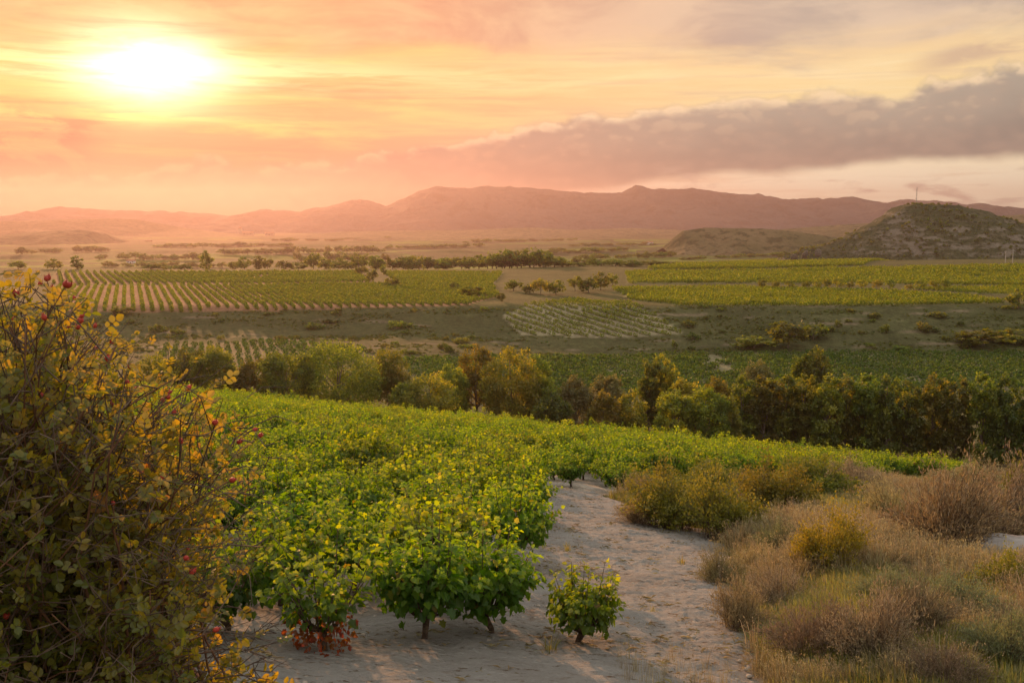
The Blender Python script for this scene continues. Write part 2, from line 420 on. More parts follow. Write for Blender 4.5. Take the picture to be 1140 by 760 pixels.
M['tree_pale'] = leaf_mat('pale_tree_leaf', (0.09, 0.10, 0.03), (0.14, 0.14, 0.045), (0.21, 0.185, 0.055), 0.36, (1.0, 0.95, 0.5), 0.03, 0.08)
M['rose'] = leaf_mat('rose_leaf', (0.095, 0.125, 0.020), (0.17, 0.165, 0.024), (0.25, 0.195, 0.026), 0.52, (1.1, 0.9, 0.3), 0.03, 0.0, old_or_glow=(0.25, 0.085, 0.025))  # orange-red mix mainly paints sun glow onto the upper rose leaves
M['broom'] = leaf_mat('broom_leaf', (0.085, 0.100, 0.016), (0.135, 0.145, 0.020), (0.20, 0.19, 0.026), 0.38, (1.05, 0.95, 0.4), 0.03, 0.10, old_or_glow=(0.22, 0.15, 0.08))
M['yellow'] = leaf_mat('yellow_bush_leaf', (0.12, 0.11, 0.015), (0.17, 0.145, 0.016), (0.22, 0.17, 0.02), 0.4, (1.05, 0.95, 0.35), 0.03, 0.05, old_or_glow=(0.2, 0.12, 0.04))
M['dry'] = leaf_mat('dry_stem', (0.185, 0.152, 0.082), (0.28, 0.23, 0.128), (0.41, 0.345, 0.205), 0.20, (1.0, 0.97, 0.62), 0.02, 0.10, old_or_glow=(0.15, 0.105, 0.055))
M['mauve'] = leaf_mat('mauve_dry_stem', (0.145, 0.118, 0.082), (0.22, 0.175, 0.122), (0.30, 0.245, 0.17), 0.20, (1.0, 0.97, 0.72), 0.02, 0.10, old_or_glow=(0.15, 0.09, 0.06))
M['sage'] = leaf_mat('grey_green_leaf', (0.085, 0.105, 0.062), (0.13, 0.155, 0.09), (0.19, 0.21, 0.12), 0.3, (1.0, 1.0, 0.6), 0.02, 0.08, old_or_glow=(0.2, 0.15, 0.09))
M['grass'] = leaf_mat('green_grass', (0.09, 0.11, 0.022), (0.15, 0.165, 0.03), (0.24, 0.23, 0.055), 0.40, (1.05, 1.0, 0.5), 0.03, 0.12, old_or_glow=(0.22, 0.17, 0.10))
M['wood'] = rough_mat('vine_bark', (0.05, 0.035, 0.025), (0.14, 0.10, 0.07), 18, 0.95, 0.6)
M['bark'] = rough_mat('tree_bark', (0.09, 0.065, 0.05), (0.24, 0.20, 0.16), 3, 0.95, 0.5)
M['cane'] = rough_mat('rose_cane', (0.11, 0.05, 0.03), (0.22, 0.12, 0.07), 20, 0.8, 0.2)
M['twig'] = rough_mat('dead_twig', (0.075, 0.05, 0.038), (0.17, 0.125, 0.095), 20, 0.95, 0.2)
M['hip'] = rough_mat('rose_hip_skin', (0.36, 0.035, 0.03), (0.55, 0.08, 0.045), 30, 0.55, 0.05, 0.3)
M['stone'] = rough_mat('grey_stone', (0.22, 0.20, 0.18), (0.38, 0.35, 0.32), 5, 0.95, 0.5)
M['rock'] = rough_mat('hill_rock', (0.09, 0.08, 0.06), (0.17, 0.145, 0.115), 0.6, 1.0, 0.8)
M['clod'] = rough_mat('earth_clod', (0.27, 0.23, 0.185), (0.40, 0.36, 0.30), 9, 1.0, 0.6)
M['whitewash'] = rough_mat('whitewash', (0.72, 0.68, 0.62), (0.80, 0.77, 0.72), 1, 0.9, 0.1)
M['masonry'] = rough_mat('masonry', (0.30, 0.25, 0.20), (0.42, 0.36, 0.29), 0.5, 0.95, 0.1)
M['tile'] = rough_mat('roof_tile', (0.26, 0.11, 0.06), (0.36, 0.17, 0.10), 0.8, 0.9, 0.2)
M['glass'] = rough_mat('dark_opening', (0.02, 0.02, 0.02), (0.04, 0.04, 0.04), 1, 0.4, 0.0)
M['metal'] = rough_mat('mast_metal', (0.30, 0.29, 0.28), (0.40, 0.38, 0.36), 4, 0.6, 0.0, 0.5)

def land_mat():
    m, n = material('land')
    ca = n.attr('Col', 'Color'); far = n.attr('far'); clod = n.attr('clod')
    geo = n.node('ShaderNodeNewGeometry'); P = geo.outputs['Position']
    px, py, pz = n.sep(P)
    flat = n.xyz(px, py, 0.0)
    # patchwork of fields on the far plain, long across the view
    warp = n.noise(flat, 0.004, 3.0, 0.5)
    fv = n.xyz(px * 0.0042 + warp * 1.6, py * 0.0075 + warp * 1.1, 0.0)
    cell = n.voronoi(fv, 1.0, 'F1', 'Color', 0.9)
    cr, cg, cb = n.sep(cell)
    field = n.ramp(cr, [(0.0, (0.030, 0.065, 0.010)), (0.22, (0.07, 0.12, 0.014)), (0.40, (0.055, 0.062, 0.022)), (0.55, (0.035, 0.055, 0.014)), (0.68, (0.12, 0.16, 0.02)), (0.82, (0.032, 0.06, 0.012)), (0.95, (0.09, 0.085, 0.035))], 'CONSTANT')
    hedge = n.voronoi(fv, 1.0, 'DISTANCE_TO_EDGE', 'Distance', 0.9)
    field = n.mix(n.smooth(hedge, 0.075, 0.03) * n.smooth(cg, 0.35, 0.45), field, (0.055, 0.060, 0.022))
    scrub = n.noise(n.xyz(px * 0.012, py * 0.02, 0.0), 1.0, 7.0, 0.65)
    field = n.mix(n.smooth(scrub, 0.50, 0.57) * 0.9, field, (0.045, 0.050, 0.018))
    c = n.mix(far, ca, field)
    k1 = n.noise(flat, 0.35, 7.0, 0.62); k2 = n.noise(flat, 5.0, 6.0, 0.65); k3 = n.noise(flat, 0.05, 4.0, 0.6)
    c = n.mix(1.0, c, n.ramp(k1, [(0.25, 0.66), (0.5, 1.0), (0.75, 1.28)]), 'MULTIPLY')
    c = n.mix(1.0, c, n.ramp(k3, [(0.3, 0.80), (0.7, 1.2)]), 'MULTIPLY')
    c = n.mix(1.0, c, n.ramp(k2, [(0.25, 0.70), (0.5, 1.0), (0.75, 1.22)]), 'MULTIPLY')
    k4 = n.noise(n.xyz(px, py * 0.6, pz), 1.1, 8.0, 0.72)
    c = n.mix(1.0, c, n.ramp(k4, [(0.32, 0.62), (0.5, 1.0), (0.68, 1.35)]), 'MULTIPLY')
    b = n.node('ShaderNodeBsdfPrincipled'); n.put(b.inputs['Base Color'], c)
    b.inputs['Roughness'].default_value = 1.0; b.inputs['Specular IOR Level'].default_value = 0.05
    vo = n.voronoi(n.xyz(px, py, 0.0), 9.0, 'F1', 'Distance')
    hgt = n.noise(flat, 14.0, 7.0, 0.7) + n.noise(flat, 3.0, 5.0, 0.6) * 1.5 + vo * 0.4
    bp = n.node('ShaderNodeBump'); n.put(bp.inputs['Strength'], clod); bp.inputs['Distance'].default_value = 0.09; n.put(bp.inputs['Height'], hgt)
    n.l.new(bp.outputs[0], b.inputs['Normal']); out(n, b.outputs[0])
    return m
M['land'] = land_mat()

def hill_mat(name, c1, c2, c3, sc, rock=(0.30, 0.24, 0.19), rock_amt=1.0, steep=0.70):
    m, n = material(name)
    geo = n.node('ShaderNodeNewGeometry'); P = geo.outputs['Position']
    _, _, nz = n.sep(geo.outputs['Normal'])
    px, py, pz = n.sep(P)
    a = n.noise(P, sc, 8.0, 0.65); b_ = n.noise(P, sc * 5, 6.0, 0.65)
    c = n.mix(n.smooth(a, 0.38, 0.62), c1, c2); c = n.mix(n.smooth(b_, 0.50, 0.60), c, c3)
    ly = n.noise(n.xyz(px * sc * 1.2, py * sc * 1.2, pz * sc * 4.5), 1.0, 5.0, 0.6)
    c = n.mix(n.smooth(nz + (b_ - 0.5) * 0.3, steep, steep - 0.14) * n.smooth(ly, 0.40, 0.6) * rock_amt, c, rock)
    b = n.node('ShaderNodeBsdfPrincipled'); n.put(b.inputs['Base Color'], c)
    b.inputs['Roughness'].default_value = 1.0; b.inputs['Specular IOR Level'].default_value = 0.05
    bp = n.node('ShaderNodeBump'); bp.inputs['Strength'].default_value = 0.7; bp.inputs['Distance'].default_value = 0.12 / sc; n.put(bp.inputs['Height'], b_ + a)
    n.l.new(bp.outputs[0], b.inputs['Normal']); out(n, b.outputs[0])
    return m

# ------------------------------------------------------------------ fields, in world coordinates
FIELD = {
    'terrace': poly_w([(60, 318), (300, 318), (420, 316), (545, 312), (556, 330), (520, 340), (300, 347), (60, 349)]),
    'upper': poly_w([(60, 303.5), (250, 303.5), (395, 303), (412, 314), (300, 316.2), (60, 316.5)]),
    'middle': poly_w([(425, 303), (560, 303), (548, 317), (440, 314)]),
    'slope': poly_w([(588, 340), (640, 334), (702, 338), (762, 374), (680, 377), (580, 374), (560, 352)]),
    'right_near': poly_w([(682, 322), (820, 319.5), (1000, 326), (1082, 331), (1120, 337.5), (960, 341.5), (760, 341.5), (702, 334)]),
    'right_far': poly_w([(696, 303.5), (1000, 298), (1145, 296), (1145, 318.5), (1000, 316.5), (820, 315), (700, 316)]),
    'foot': poly_w([(720, 300), (800, 292.5), (900, 287.5), (1010, 289), (960, 295.5), (840, 299)]),
    'right_strip': poly_w([(1000, 321), (1145, 320.5), (1145, 328), (1090, 327)]),
    'valley': poly_w([(440, 402), (600, 397), (760, 395), (940, 392.5), (1150, 392), (1150, 432), (980, 440), (700, 440), (470, 430)]),
    'valley_left': poly_w([(180, 384), (330, 380), (410, 388), (400, 400), (330, 412), (180, 412)]),
}
WV = np.array([(-60, 34), (-34, 9.0), (-2.6, 9.2), (-2.45, 10.4), (-1.7, 11.0), (-0.2, 11.4), (0.0, 11.9), (0.0, 14.5), (0.3, 20.3), (0.75, 28.6), (1.1, 30.6), (2.6, 31.2), (27.5, 55.5), (24.5, 60), (-24.5, 86.5), (-70, 108)])

def land_colour(x, y):
    n = len(x)
    c = np.empty((n, 3)); c[:] = (0.098, 0.088, 0.032)                     # dry meadow
    far = sst(y, 560, 700)
    clod = np.full(n, 0.5)
    def blend(mask, colr):
        m = np.clip(mask, 0, 1)[:, None]; c[:] = c * (1 - m) + np.array(colr) * m
    s = 0.467 * x + 0.885 * y - 62.9
    nz = fbm(x / 3, y / 3, 3)
    blend(sst(s, 2, 14) * sst(y, 215, 190), (0.11, 0.10, 0.045))           # valley floor under the trees
    v = inside(x, y, WV).astype(float)
    blend(v, (0.37, 0.325, 0.27)); clod[v > 0] = 0.9
    pth = ((y > 7.5) & (y < 33) & (x < path_right(y) + 0.5 * nz) & (x > -8)).astype(float)
    blend(pth * 1.0, (0.37, 0.325, 0.27)); clod[pth > 0] = 0.9
    bk = sst(y, 205, 225) * sst(y, 312, 302)
    blend(bk, (0.072, 0.074, 0.030)); blend(bk * sst(fbm(x / 14, y / 5, 4), 0.03, 0.12), (0.055, 0.060, 0.020))
    blend(bk * sst(fbm(x / 18 + 9, y / 3.5, 3), 0.20, 0.26) * 0.6, (0.21, 0.155, 0.105))
    for nm, cc in (('terrace', (0.24, 0.135, 0.075)), ('upper', (0.24, 0.14, 0.075)), ('middle', (0.25, 0.18, 0.10)), ('slope', (0.23, 0.20, 0.12)), ('right_near', (0.17, 0.15, 0.06)),
                   ('right_far', (0.20, 0.17, 0.07)), ('right_strip', (0.2, 0.17, 0.07)), ('valley', (0.17, 0.155, 0.085)), ('valley_left', (0.15, 0.12, 0.06))):
        blend(inside(x, y, FIELD[nm]).astype(float), cc)
    return c, far, clod

def land_mesh(name, xs_of_y, ys):
    nx = xs_of_y(ys[0]).shape[0]; ny = len(ys)
    Xg = np.stack([xs_of_y(y) for y in ys]); Yg = np.repeat(np.asarray(ys)[:, None], nx, 1)
    x = Xg.ravel(); y = Yg.ravel(); z = h(x, y)
    g = Geo(); i = np.arange(ny - 1)[:, None] * nx + np.arange(nx - 1)[None, :]
    q = np.stack([i, i + 1, i + nx + 1, i + nx], -1).reshape(-1, 4)
    g.add(np.stack([x, y, z], 1), q)
    me = g.mesh(name, M['land'], True)
    c, far, clod = land_colour(x, y)
    a = me.attributes.new('Col', 'FLOAT_COLOR', 'POINT'); a.data.foreach_set('color', np.concatenate([c, np.ones((len(c), 1))], 1).astype(np.float32).ravel())
    for nm, val in (('far', far), ('clod', clod)):
        a = me.attributes.new(nm, 'FLOAT', 'POINT'); a.data.foreach_set('value', val.astype(np.float32))
    return link(bpy.data.objects.new(name, me))

ys = [-40.0]
while ys[-1] < 9300:
    y = ys[-1]
    ys.append(y + (4 if y < -5 else 0.5 if y < 2 else max(0.16, 0.0125 * y) if y < 240 else 2.2 if y < 330 else max(3.0, 0.012 * y)))
sx = np.linspace(-1, 1, 420); sx = np.sign(sx) * np.abs(sx) ** 1.25
ground = land_mesh('ground', lambda y: sx * (26 + 1.15 * max(y, 0)), ys)
setp(ground, 'rolling valley land of dry meadow, bare soil and far fields', 'ground', kind='structure')

# the bare earth track between the vines and the scrub, a sheet just above the ground
def track_sheet():
    yv = np.arange(7.6, 31.6, 0.055); xv = np.linspace(0, 1, 170)
    V = []
    for y in yv:
        xl = np.interp(y, [7, 9, 10.3, 11.2, 14.5, 20.3, 28.6, 31.6], [-6.5, -6.0, -4.5, -2.6, -1.0, -0.7, -0.3, 0.4]) + 0.5 * fbm(np.array([1.0]), np.array([y * 0.8]), 3)[0]
        xr = path_right(y) + 0.35 + 0.9 * fbm(np.array([7.0]), np.array([y * 0.9]), 3)[0]
        V.append(np.stack([xl + (xr - xl) * xv, np.full(len(xv), y), np.zeros(len(xv))], 1))
    V = np.concatenate(V); nx = len(xv)
    e = np.minimum(np.tile(np.minimum(xv, 1 - xv), len(yv)) * 12, 1)
    rut = 0.10 * fbm(V[:, 0] * 1.1, V[:, 1] * 1.5, 4) + 0.075 * fbm(V[:, 0] * 4, V[:, 1] * 6, 4) + 0.055 * np.maximum(0, fbm(V[:, 0] * 11, V[:, 1] * 12, 3))
    V[:, 2] = h(V[:, 0], V[:, 1]) + 0.012 + e * (0.07 + rut)
    g = Geo(); i = np.arange(len(yv) - 1)[:, None] * nx + np.arange(nx - 1)[None, :]
    g.add(V, np.stack([i, i + 1, i + nx + 1, i + nx], -1).reshape(-1, 4))
    m, n = material('bare_earth')
    geo = n.node('ShaderNodeNewGeometry'); P = geo.outputs['Position']; px, py, pz = n.sep(P)
    a = n.noise(P, 0.7, 6.0, 0.6); b_ = n.noise(n.xyz(px * 0.6, py * 1.6, pz), 7.0, 8.0, 0.72); vo = n.voronoi(n.xyz(px * 0.8, py * 1.3, pz), 16.0)
    c = n.mix(n.smooth(a, 0.35, 0.65), (0.325, 0.30, 0.265), (0.395, 0.375, 0.34))
    c = n.mix(n.smooth(b_, 0.44, 0.36), c, (0.17, 0.125, 0.085)); c = n.mix(n.smooth(b_, 0.56, 0.68), c, (0.47, 0.45, 0.41))
    c = n.mix(n.smooth(n.noise(P, 2.2, 5.0, 0.6), 0.60, 0.70) * 0.6, c, (0.24, 0.16, 0.10))
    bs = n.node('ShaderNodeBsdfPrincipled'); n.put(bs.inputs['Base Color'], c); bs.inputs['Roughness'].default_value = 1.0; bs.inputs['Specular IOR Level'].default_value = 0.05
    bp = n.node('ShaderNodeBump'); bp.inputs['Strength'].default_value = 1.0; bp.inputs['Distance'].default_value = 0.10; n.put(bp.inputs['Height'], b_ * 1.8 + vo * 0.6)
    n.l.new(bp.outputs[0], bs.inputs['Normal']); out(n, bs.outputs[0])
    o = g.obj('path', m, smooth=True)
    return setp(o, 'bare pale earth track beside the vineyard', 'path', kind='structure')
track_sheet()

# ------------------------------------------------------------------ hills and mountains
def ridge(name, pts, dist, base, half, mat, label, rough=0.12, step=None, power=1.3, skew=1.0, kind='structure', cat='hill', jag=0.0):
    """A ridge of hills whose skyline passes through the given directions at the given ground distance."""
    P = np.array([over(u, v, dist) for u, v in pts])
    P = P[np.argsort(P[:, 0])]
    x0, x1 = P[0, 0], P[-1, 0]; step = step or (x1 - x0) / (700 if jag else 260)
    xs = np.arange(x0, x1 + step, step); ws = np.linspace(-1, 1, 61)
    Xg, Wg = np.meshgrid(xs, ws)
    crest = np.interp(Xg, P[:, 0], P[:, 2]); yc = np.interp(Xg, P[:, 0], P[:, 1])
    crest = crest + jag * (2 * np.abs(fbm(Xg / 105.0, 0 * Xg + 3, 5)) - 0.25)
    k = 3.0 / half
    Yg = yc + Wg * half * np.where(Wg > 0, skew, 1.0)
    spur = fbm(Xg * k * 1.4 + 5, Yg * k * 0.7, 5)
    w = np.clip(np.abs(Wg) * (1 + 0.9 * spur * np.minimum(1, np.abs(Wg) * 4)), 0, 1)
    prof = (1 - w) ** power
    Z = base + (crest - base) * prof + (crest - base) * rough * fbm(Xg * k * 5, Yg * k * 5, 5) * np.minimum(1, np.abs(Wg) * 5 + 0.12) * (1 - np.abs(Wg) ** 4)
    Z = np.where(np.abs(Wg) > 0.985, base - 4, Z)
    nx = len(xs); i = np.arange(len(ws) - 1)[:, None] * nx + np.arange(nx - 1)[None, :]
    g = Geo(); g.add(np.stack([Xg.ravel(), Yg.ravel(), Z.ravel()], 1), np.stack([i, i + 1, i + nx + 1, i + nx], -1).reshape(-1, 4))
    o = g.obj(name, mat, smooth=True)
    return setp(o, label, cat, kind=kind)

HM = hill_mat('far_mountain', (0.045, 0.06, 0.06), (0.07, 0.08, 0.075), (0.03, 0.045, 0.042), 0.0016, (0.20, 0.17, 0.14), 0.7, 0.8)
ridge('mountains', [(-160, 226), (-60, 236), (0, 242), (40, 236), (65, 230), (120, 233), (200, 236), (260, 240), (290, 233), (335, 236), (345, 231.5), (365, 230), (400, 221.5), (415, 225), (430, 230), (465, 213), (485, 206.5), (500, 208.5), (520, 209), (545, 206.5), (570, 208),
      (600, 210), (635, 213), (655, 214.5), (692, 214), (707, 206.5), (725, 210.5), (745, 210), (770, 209), (805, 214), (840, 217), (845, 216), (870, 222), (895, 221), (920, 221), (950, 218), (985, 226), (1010, 222), (1045, 223), (1075, 227), (1090, 226), (1115, 230), (1140, 231), (1240, 225), (1330, 235)],
      6600, -60, 1500, HM, 'hazy blue grey mountain range along the horizon', 0.26, power=1.15, cat='mountain range', jag=17.0)
HL = hill_mat('scrub_hill', (0.10, 0.095, 0.04), (0.16, 0.13, 0.065), (0.055, 0.06, 0.025), 0.010, (0.26, 0.20, 0.14), 0.5, 0.75)
ridge('hills', [(-140, 250), (-40, 246), (20, 246), (60, 244.5), (120, 243), (150, 244), (175, 248), (205, 253.5), (235, 258), (275, 261), (310, 265)], 5000, -55, 700, HL, 'long low reddish hill below the sun', 0.10, cat='hill')
ridge('hills', [(-120, 262), (0, 262), (40, 258), (85, 255.5), (105, 258), (118, 268), (128, 280)], 3300, -54, 330, HL, 'nearer flat topped slope under the long hill at far left', 0.08, cat='hill')
ridge('hills', [(738, 276), (748, 266), (760, 257), (785, 253.5), (820, 254), (850, 254.5), (880, 257), (910, 261), (950, 268)], 1750, -50, 130, HL, 'low flat topped scrub hill left of the masted hill', 0.10, cat='hill')
ridge('hills', [(820, 262), (860, 256), (900, 253), (940, 250), (985, 247.5), (1040, 246), (1080, 246), (1108, 241), (1150, 238), (1230, 240)], 3000, -55, 500, HL, 'long gentle ridge of fields behind the masted hill', 0.06, cat='hill')
ridge('hills', [(330, 262), (380, 258), (450, 256.5), (520, 256), (570, 254), (600, 253.5), (640, 256), (700, 254), (760, 256), (800, 259)], 4200, -58, 700, HL, 'low wooded rise in front of the mountains', 0.10, cat='hill')

# the rocky flat topped hill on the right
BUTTE = (430.0, 1010.0)
def butte():
    cx, cy = BUTTE
    xs = np.arange(-210, 330, 2.6); yv = np.arange(-170, 190, 2.6)
    Xg, Yg = np.meshgrid(xs, yv)
    sky_u = np.array([868, 880, 905, 930, 950, 970, 985, 1000, 1015, 1040, 1062, 1080, 1098, 1112, 1128, 1145, 1180, 1230])
    sky_v = np.array([293, 283, 275, 269, 260, 250, 241, 230.0, 228.0, 228.5, 228.5, 232, 236, 241, 245.5, 249, 259, 288])
    P = np.array([over(u, v, math.hypot(cx, cy)) for u, v in zip(sky_u, sky_v)])
    px = P[:, 0] - cx + (P[:, 1] - cy) * -cx / cy
    crest = np.interp(Xg, px, P[:, 2])
    base = -40.0
    wob = fbm(Xg / 60, Yg / 60, 4) * 60
    dy = np.abs(Yg + wob * 0.5 * np.minimum(1, np.abs(Yg) / 40))
    hgt = np.maximum(crest - base, 0)
    wid = 30 + hgt * 1.75
    t = np.clip((dy - 0.30 * hgt) / np.maximum(wid - 0.30 * hgt, 1), 0, 1)
    prof = 1 - t
    prof = prof * prof * (3 - 2 * prof) * 0.35 + prof ** 1.15 * 0.65
    z = hgt * prof
    lay = z + 2.2 * fbm(Xg / 25, Yg / 25, 3)
    z = z * 0.70 + 0.30 * (np.floor(lay / 7.5) * 7.5 + 7.5 * sst((lay / 7.5) % 1.0, 0.62, 1.0)) * np.minimum(1, prof * 3)
    z += (2.8 * fbm(Xg / 11, Yg / 11, 4) + 1.5 * fbm(Xg / 4.2, Yg / 4.2, 3)) * np.minimum(1, hgt * prof / 8) * np.minimum(1, 0.35 + t * 3)
    Z = base + z
    Z[[0, -1], :] = base - 8; Z[:, [0, -1]] = base - 8
    nx = len(xs); i = np.arange(len(yv) - 1)[:, None] * nx + np.arange(nx - 1)[None, :]
    g = Geo(); g.add(np.stack([Xg.ravel() + cx, Yg.ravel() + cy, Z.ravel()], 1), np.stack([i, i + 1, i + nx + 1, i + nx], -1).reshape(-1, 4))
    o = g.obj('hill', hill_mat('rocky_hill', (0.055, 0.062, 0.026), (0.085, 0.08, 0.04), (0.036, 0.042, 0.018), 0.05, (0.21, 0.18, 0.14), 0.85, 0.86), smooth=True)
    setp(o, 'rocky flat topped hill with a mast on its summit', 'hill', kind='structure')
    return xs + cx, yv + cy, Z
BX, BY, BZ = butte()
def butte_h(x, y):
    i = int(np.clip(np.searchsorted(BX, x), 1, len(BX) - 1)); j = int(np.clip(np.searchsorted(BY, y), 1, len(BY) - 1))
    return float(BZ[j, i])

# haze: one closed box of air round the whole scene
def haze():
    m, n = material('haze_air')
    v = n.node('ShaderNodeVolumePrincipled'); v.inputs['Color'].default_value = (0.44, 0.335, 0.345, 1)
    v.inputs['Density'].default_value = 1.0e-4; v.inputs['Anisotropy'].default_value = 0.61
    o = n.node('ShaderNodeOutputMaterial'); n.l.new(v.outputs[0], o.inputs['Volume'])
    x0, x1, y0, y1, z0, z1 = -14000, 14000, -300, 9600, -90, 330
    V = [(x, y, z) for z in (z0, z1) for y in (y0, y1) for x in (x0, x1)]
    g = Geo(); g.add(V, [(0, 2, 3, 1), (4, 5, 7, 6), (0, 1, 5, 4), (2, 6, 7, 3), (0, 4, 6, 2), (1, 3, 7, 5)])
    ob = g.obj('haze', m); setp(ob, 'warm evening haze filling the valley', 'haze', kind='stuff'); ob.display_type = 'WIRE'
haze()

# ------------------------------------------------------------------ instanced stuff on points
def scatter(name, label, cat, P, rot, scl, var, sources, kind='stuff'):
    """One object that draws the given meshes on its own points (for what nobody could count)."""
    me = bpy.data.meshes.new(name); n = len(P)
    me.vertices.add(n); me.vertices.foreach_set('co', np.asarray(P, np.float32).ravel())
    a = me.attributes.new('rot', 'FLOAT_VECTOR', 'POINT'); a.data.foreach_set('vector', np.asarray(rot, np.float32).ravel())
    a = me.attributes.new('scl', 'FLOAT_VECTOR', 'POINT'); a.data.foreach_set('vector', np.asarray(scl, np.float32).ravel())
    a = me.attributes.new('pick', 'INT', 'POINT'); a.data.foreach_set('value', np.asarray(var, np.int32))
    o = link(bpy.data.objects.new(name, me))
    ng = bpy.data.node_groups.new(name + '_scatter', 'GeometryNodeTree')
    ng.interface.new_socket('Geometry', in_out='INPUT', socket_type='NodeSocketGeometry')
    ng.interface.new_socket('Geometry', in_out='OUTPUT', socket_type='NodeSocketGeometry')
    N, L = ng.nodes, ng.links
    gi = N.new('NodeGroupInput'); go = N.new('NodeGroupOutput'); jn = N.new('GeometryNodeJoinGeometry')
    def named(nm, typ):
        q = N.new('GeometryNodeInputNamedAttribute'); q.data_type = typ; q.inputs[0].default_value = nm
        return next(s for s in q.outputs if s.enabled)
    rt, sc, pk = named('rot', 'FLOAT_VECTOR'), named('scl', 'FLOAT_VECTOR'), named('pick', 'INT')
    for k, src in enumerate(sources):
        oi = N.new('GeometryNodeObjectInfo'); oi.transform_space = 'ORIGINAL'; oi.inputs['Object'].default_value = src; oi.inputs['As Instance'].default_value = True
        cmp = N.new('FunctionNodeCompare'); cmp.data_type = 'INT'; cmp.operation = 'EQUAL'
        ins = [s for s in cmp.inputs if s.enabled]
        L.new(pk, ins[0]); ins[1].default_value = k
        ip = N.new('GeometryNodeInstanceOnPoints')
        L.new(gi.outputs[0], ip.inputs['Points']); L.new(cmp.outputs[0], ip.inputs['Selection']); L.new(oi.outputs['Geometry'], ip.inputs['Instance'])
        L.new(rt, ip.inputs['Rotation']); L.new(sc, ip.inputs['Scale']); L.new(ip.outputs[0], jn.inputs[0])
    L.new(jn.outputs[0], go.inputs[0])
    md = o.modifiers.new('scatter', 'NODES'); md.node_group = ng
    return setp(o, label, cat, kind=kind)

def source(name, g, mat, smooth=False):
    """A mesh that only the scatters draw: it is not linked into the scene."""
    return bpy.data.objects.new(name, g.mesh(name, mat, smooth))

def yaw(n): return np.stack([np.zeros(n), np.zeros(n), rng.uniform(0, 2 * math.pi, n)], 1)

# ------------------------------------------------------------------ vineyard rows of the fields beyond
def row_clump(seed, w=0.44, hh=1.15, n=40, size=0.27, lo=0.25):
    g = Geo()
    d = rdir(n); p = d * np.array([w, w * 0.75, hh * 0.45]) * rng.uniform(0.55, 1.0, (n, 1)) + np.array([0, 0, hh * 0.55])
    p[:, 2] = np.maximum(p[:, 2], lo)
    leaves(g, p, unit(d + rdir(n) * 0.8 + [0, 0, 0.2]), unit(d + rdir(n) * 0.7 + [0, 0, 0.5]), rng.uniform(0.7, 1.3, n) * size, 'quad', age_or_glow=0.0)
    return g
far_src = [source('vine_clump', row_clump(i), M['vine_far']) for i in range(4)]
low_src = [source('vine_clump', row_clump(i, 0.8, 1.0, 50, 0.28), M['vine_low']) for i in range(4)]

def field_rows(poly, ang, spacing, along, jit=0.12, miss=0.03):
    a = R(ang); d = np.array([math.sin(a), math.cos(a)]); nrm = np.array([d[1], -d[0]])
    P = np.asarray(poly); u = P @ d; w = P @ nrm
    uu = np.arange(u.min(), u.max(), along); ww = np.arange(w.min(), w.max(), spacing)
    U, Wd = np.meshgrid(uu, ww); U = U + rng.normal(0, jit * along, U.shape); Wd = Wd + rng.normal(0, 0.08, Wd.shape)
    xy = U[..., None] * d + Wd[..., None] * nrm; xy = xy.reshape(-1, 2)
    k = inside(xy[:, 0], xy[:, 1], P) & (rng.random(len(xy)) > miss) & (fbm(xy[:, 0] / 12, xy[:, 1] / 12, 2) > (-0.48 if spacing == 3.4 else -0.30))
    xy = xy[k]
    return np.column_stack([xy, h(xy[:, 0], xy[:, 1]) - 0.05])

def vfield(name, key, ang, spacing, along, label, src=far_src, s=1.0):
    P = field_rows(FIELD[key], ang, spacing, along); n = len(P)
    sc = rng.uniform(0.75, 1.2, (n, 3)) * s * (1 + 0.5 * fbm(P[:, 0] / 15, P[:, 1] / 15, 2))[:, None]
    scatter('vineyard_field', label, 'vineyard', P, yaw(n), sc, rng.integers(0, 4, n), src)
    return n
cnt = [vfield('f', 'terrace', -21.0, 2.7, 0.9, 'vineyard rows running towards the sun on the near left terrace', s=1.0),
       vfield('f', 'upper', -25.0, 3.3, 1.1, 'upper tier of vine rows behind the near left terrace', s=1.15),
       vfield('f', 'middle', -33.0, 3.1, 1.1, 'small golden block of vine rows left of the thicket'),
       vfield('f', 'slope', -38.0, 3.4, 0.9, 'vine rows with pale soil between them on the sloping bank', s=0.9),
       vfield('f', 'right_near', 78.0, 2.9, 1.0, 'bright green vineyard on the edge of the right terrace', s=1.1),
       vfield('f', 'right_far', 76.0, 3.6, 1.2, 'broad yellow green vineyard below the rocky hill', s=1.3),
       vfield('f', 'foot', 70.0, 3.6, 1.3, 'green wedge of vines rising to the foot of the rocky hill', s=1.3),
       vfield('f', 'right_strip', 84.0, 2.6, 1.2, 'narrow green vine strip behind the dry field at right'),
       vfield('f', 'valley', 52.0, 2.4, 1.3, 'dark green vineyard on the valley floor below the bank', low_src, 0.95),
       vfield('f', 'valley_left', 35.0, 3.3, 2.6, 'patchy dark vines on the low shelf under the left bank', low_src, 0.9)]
print('field vines', cnt)

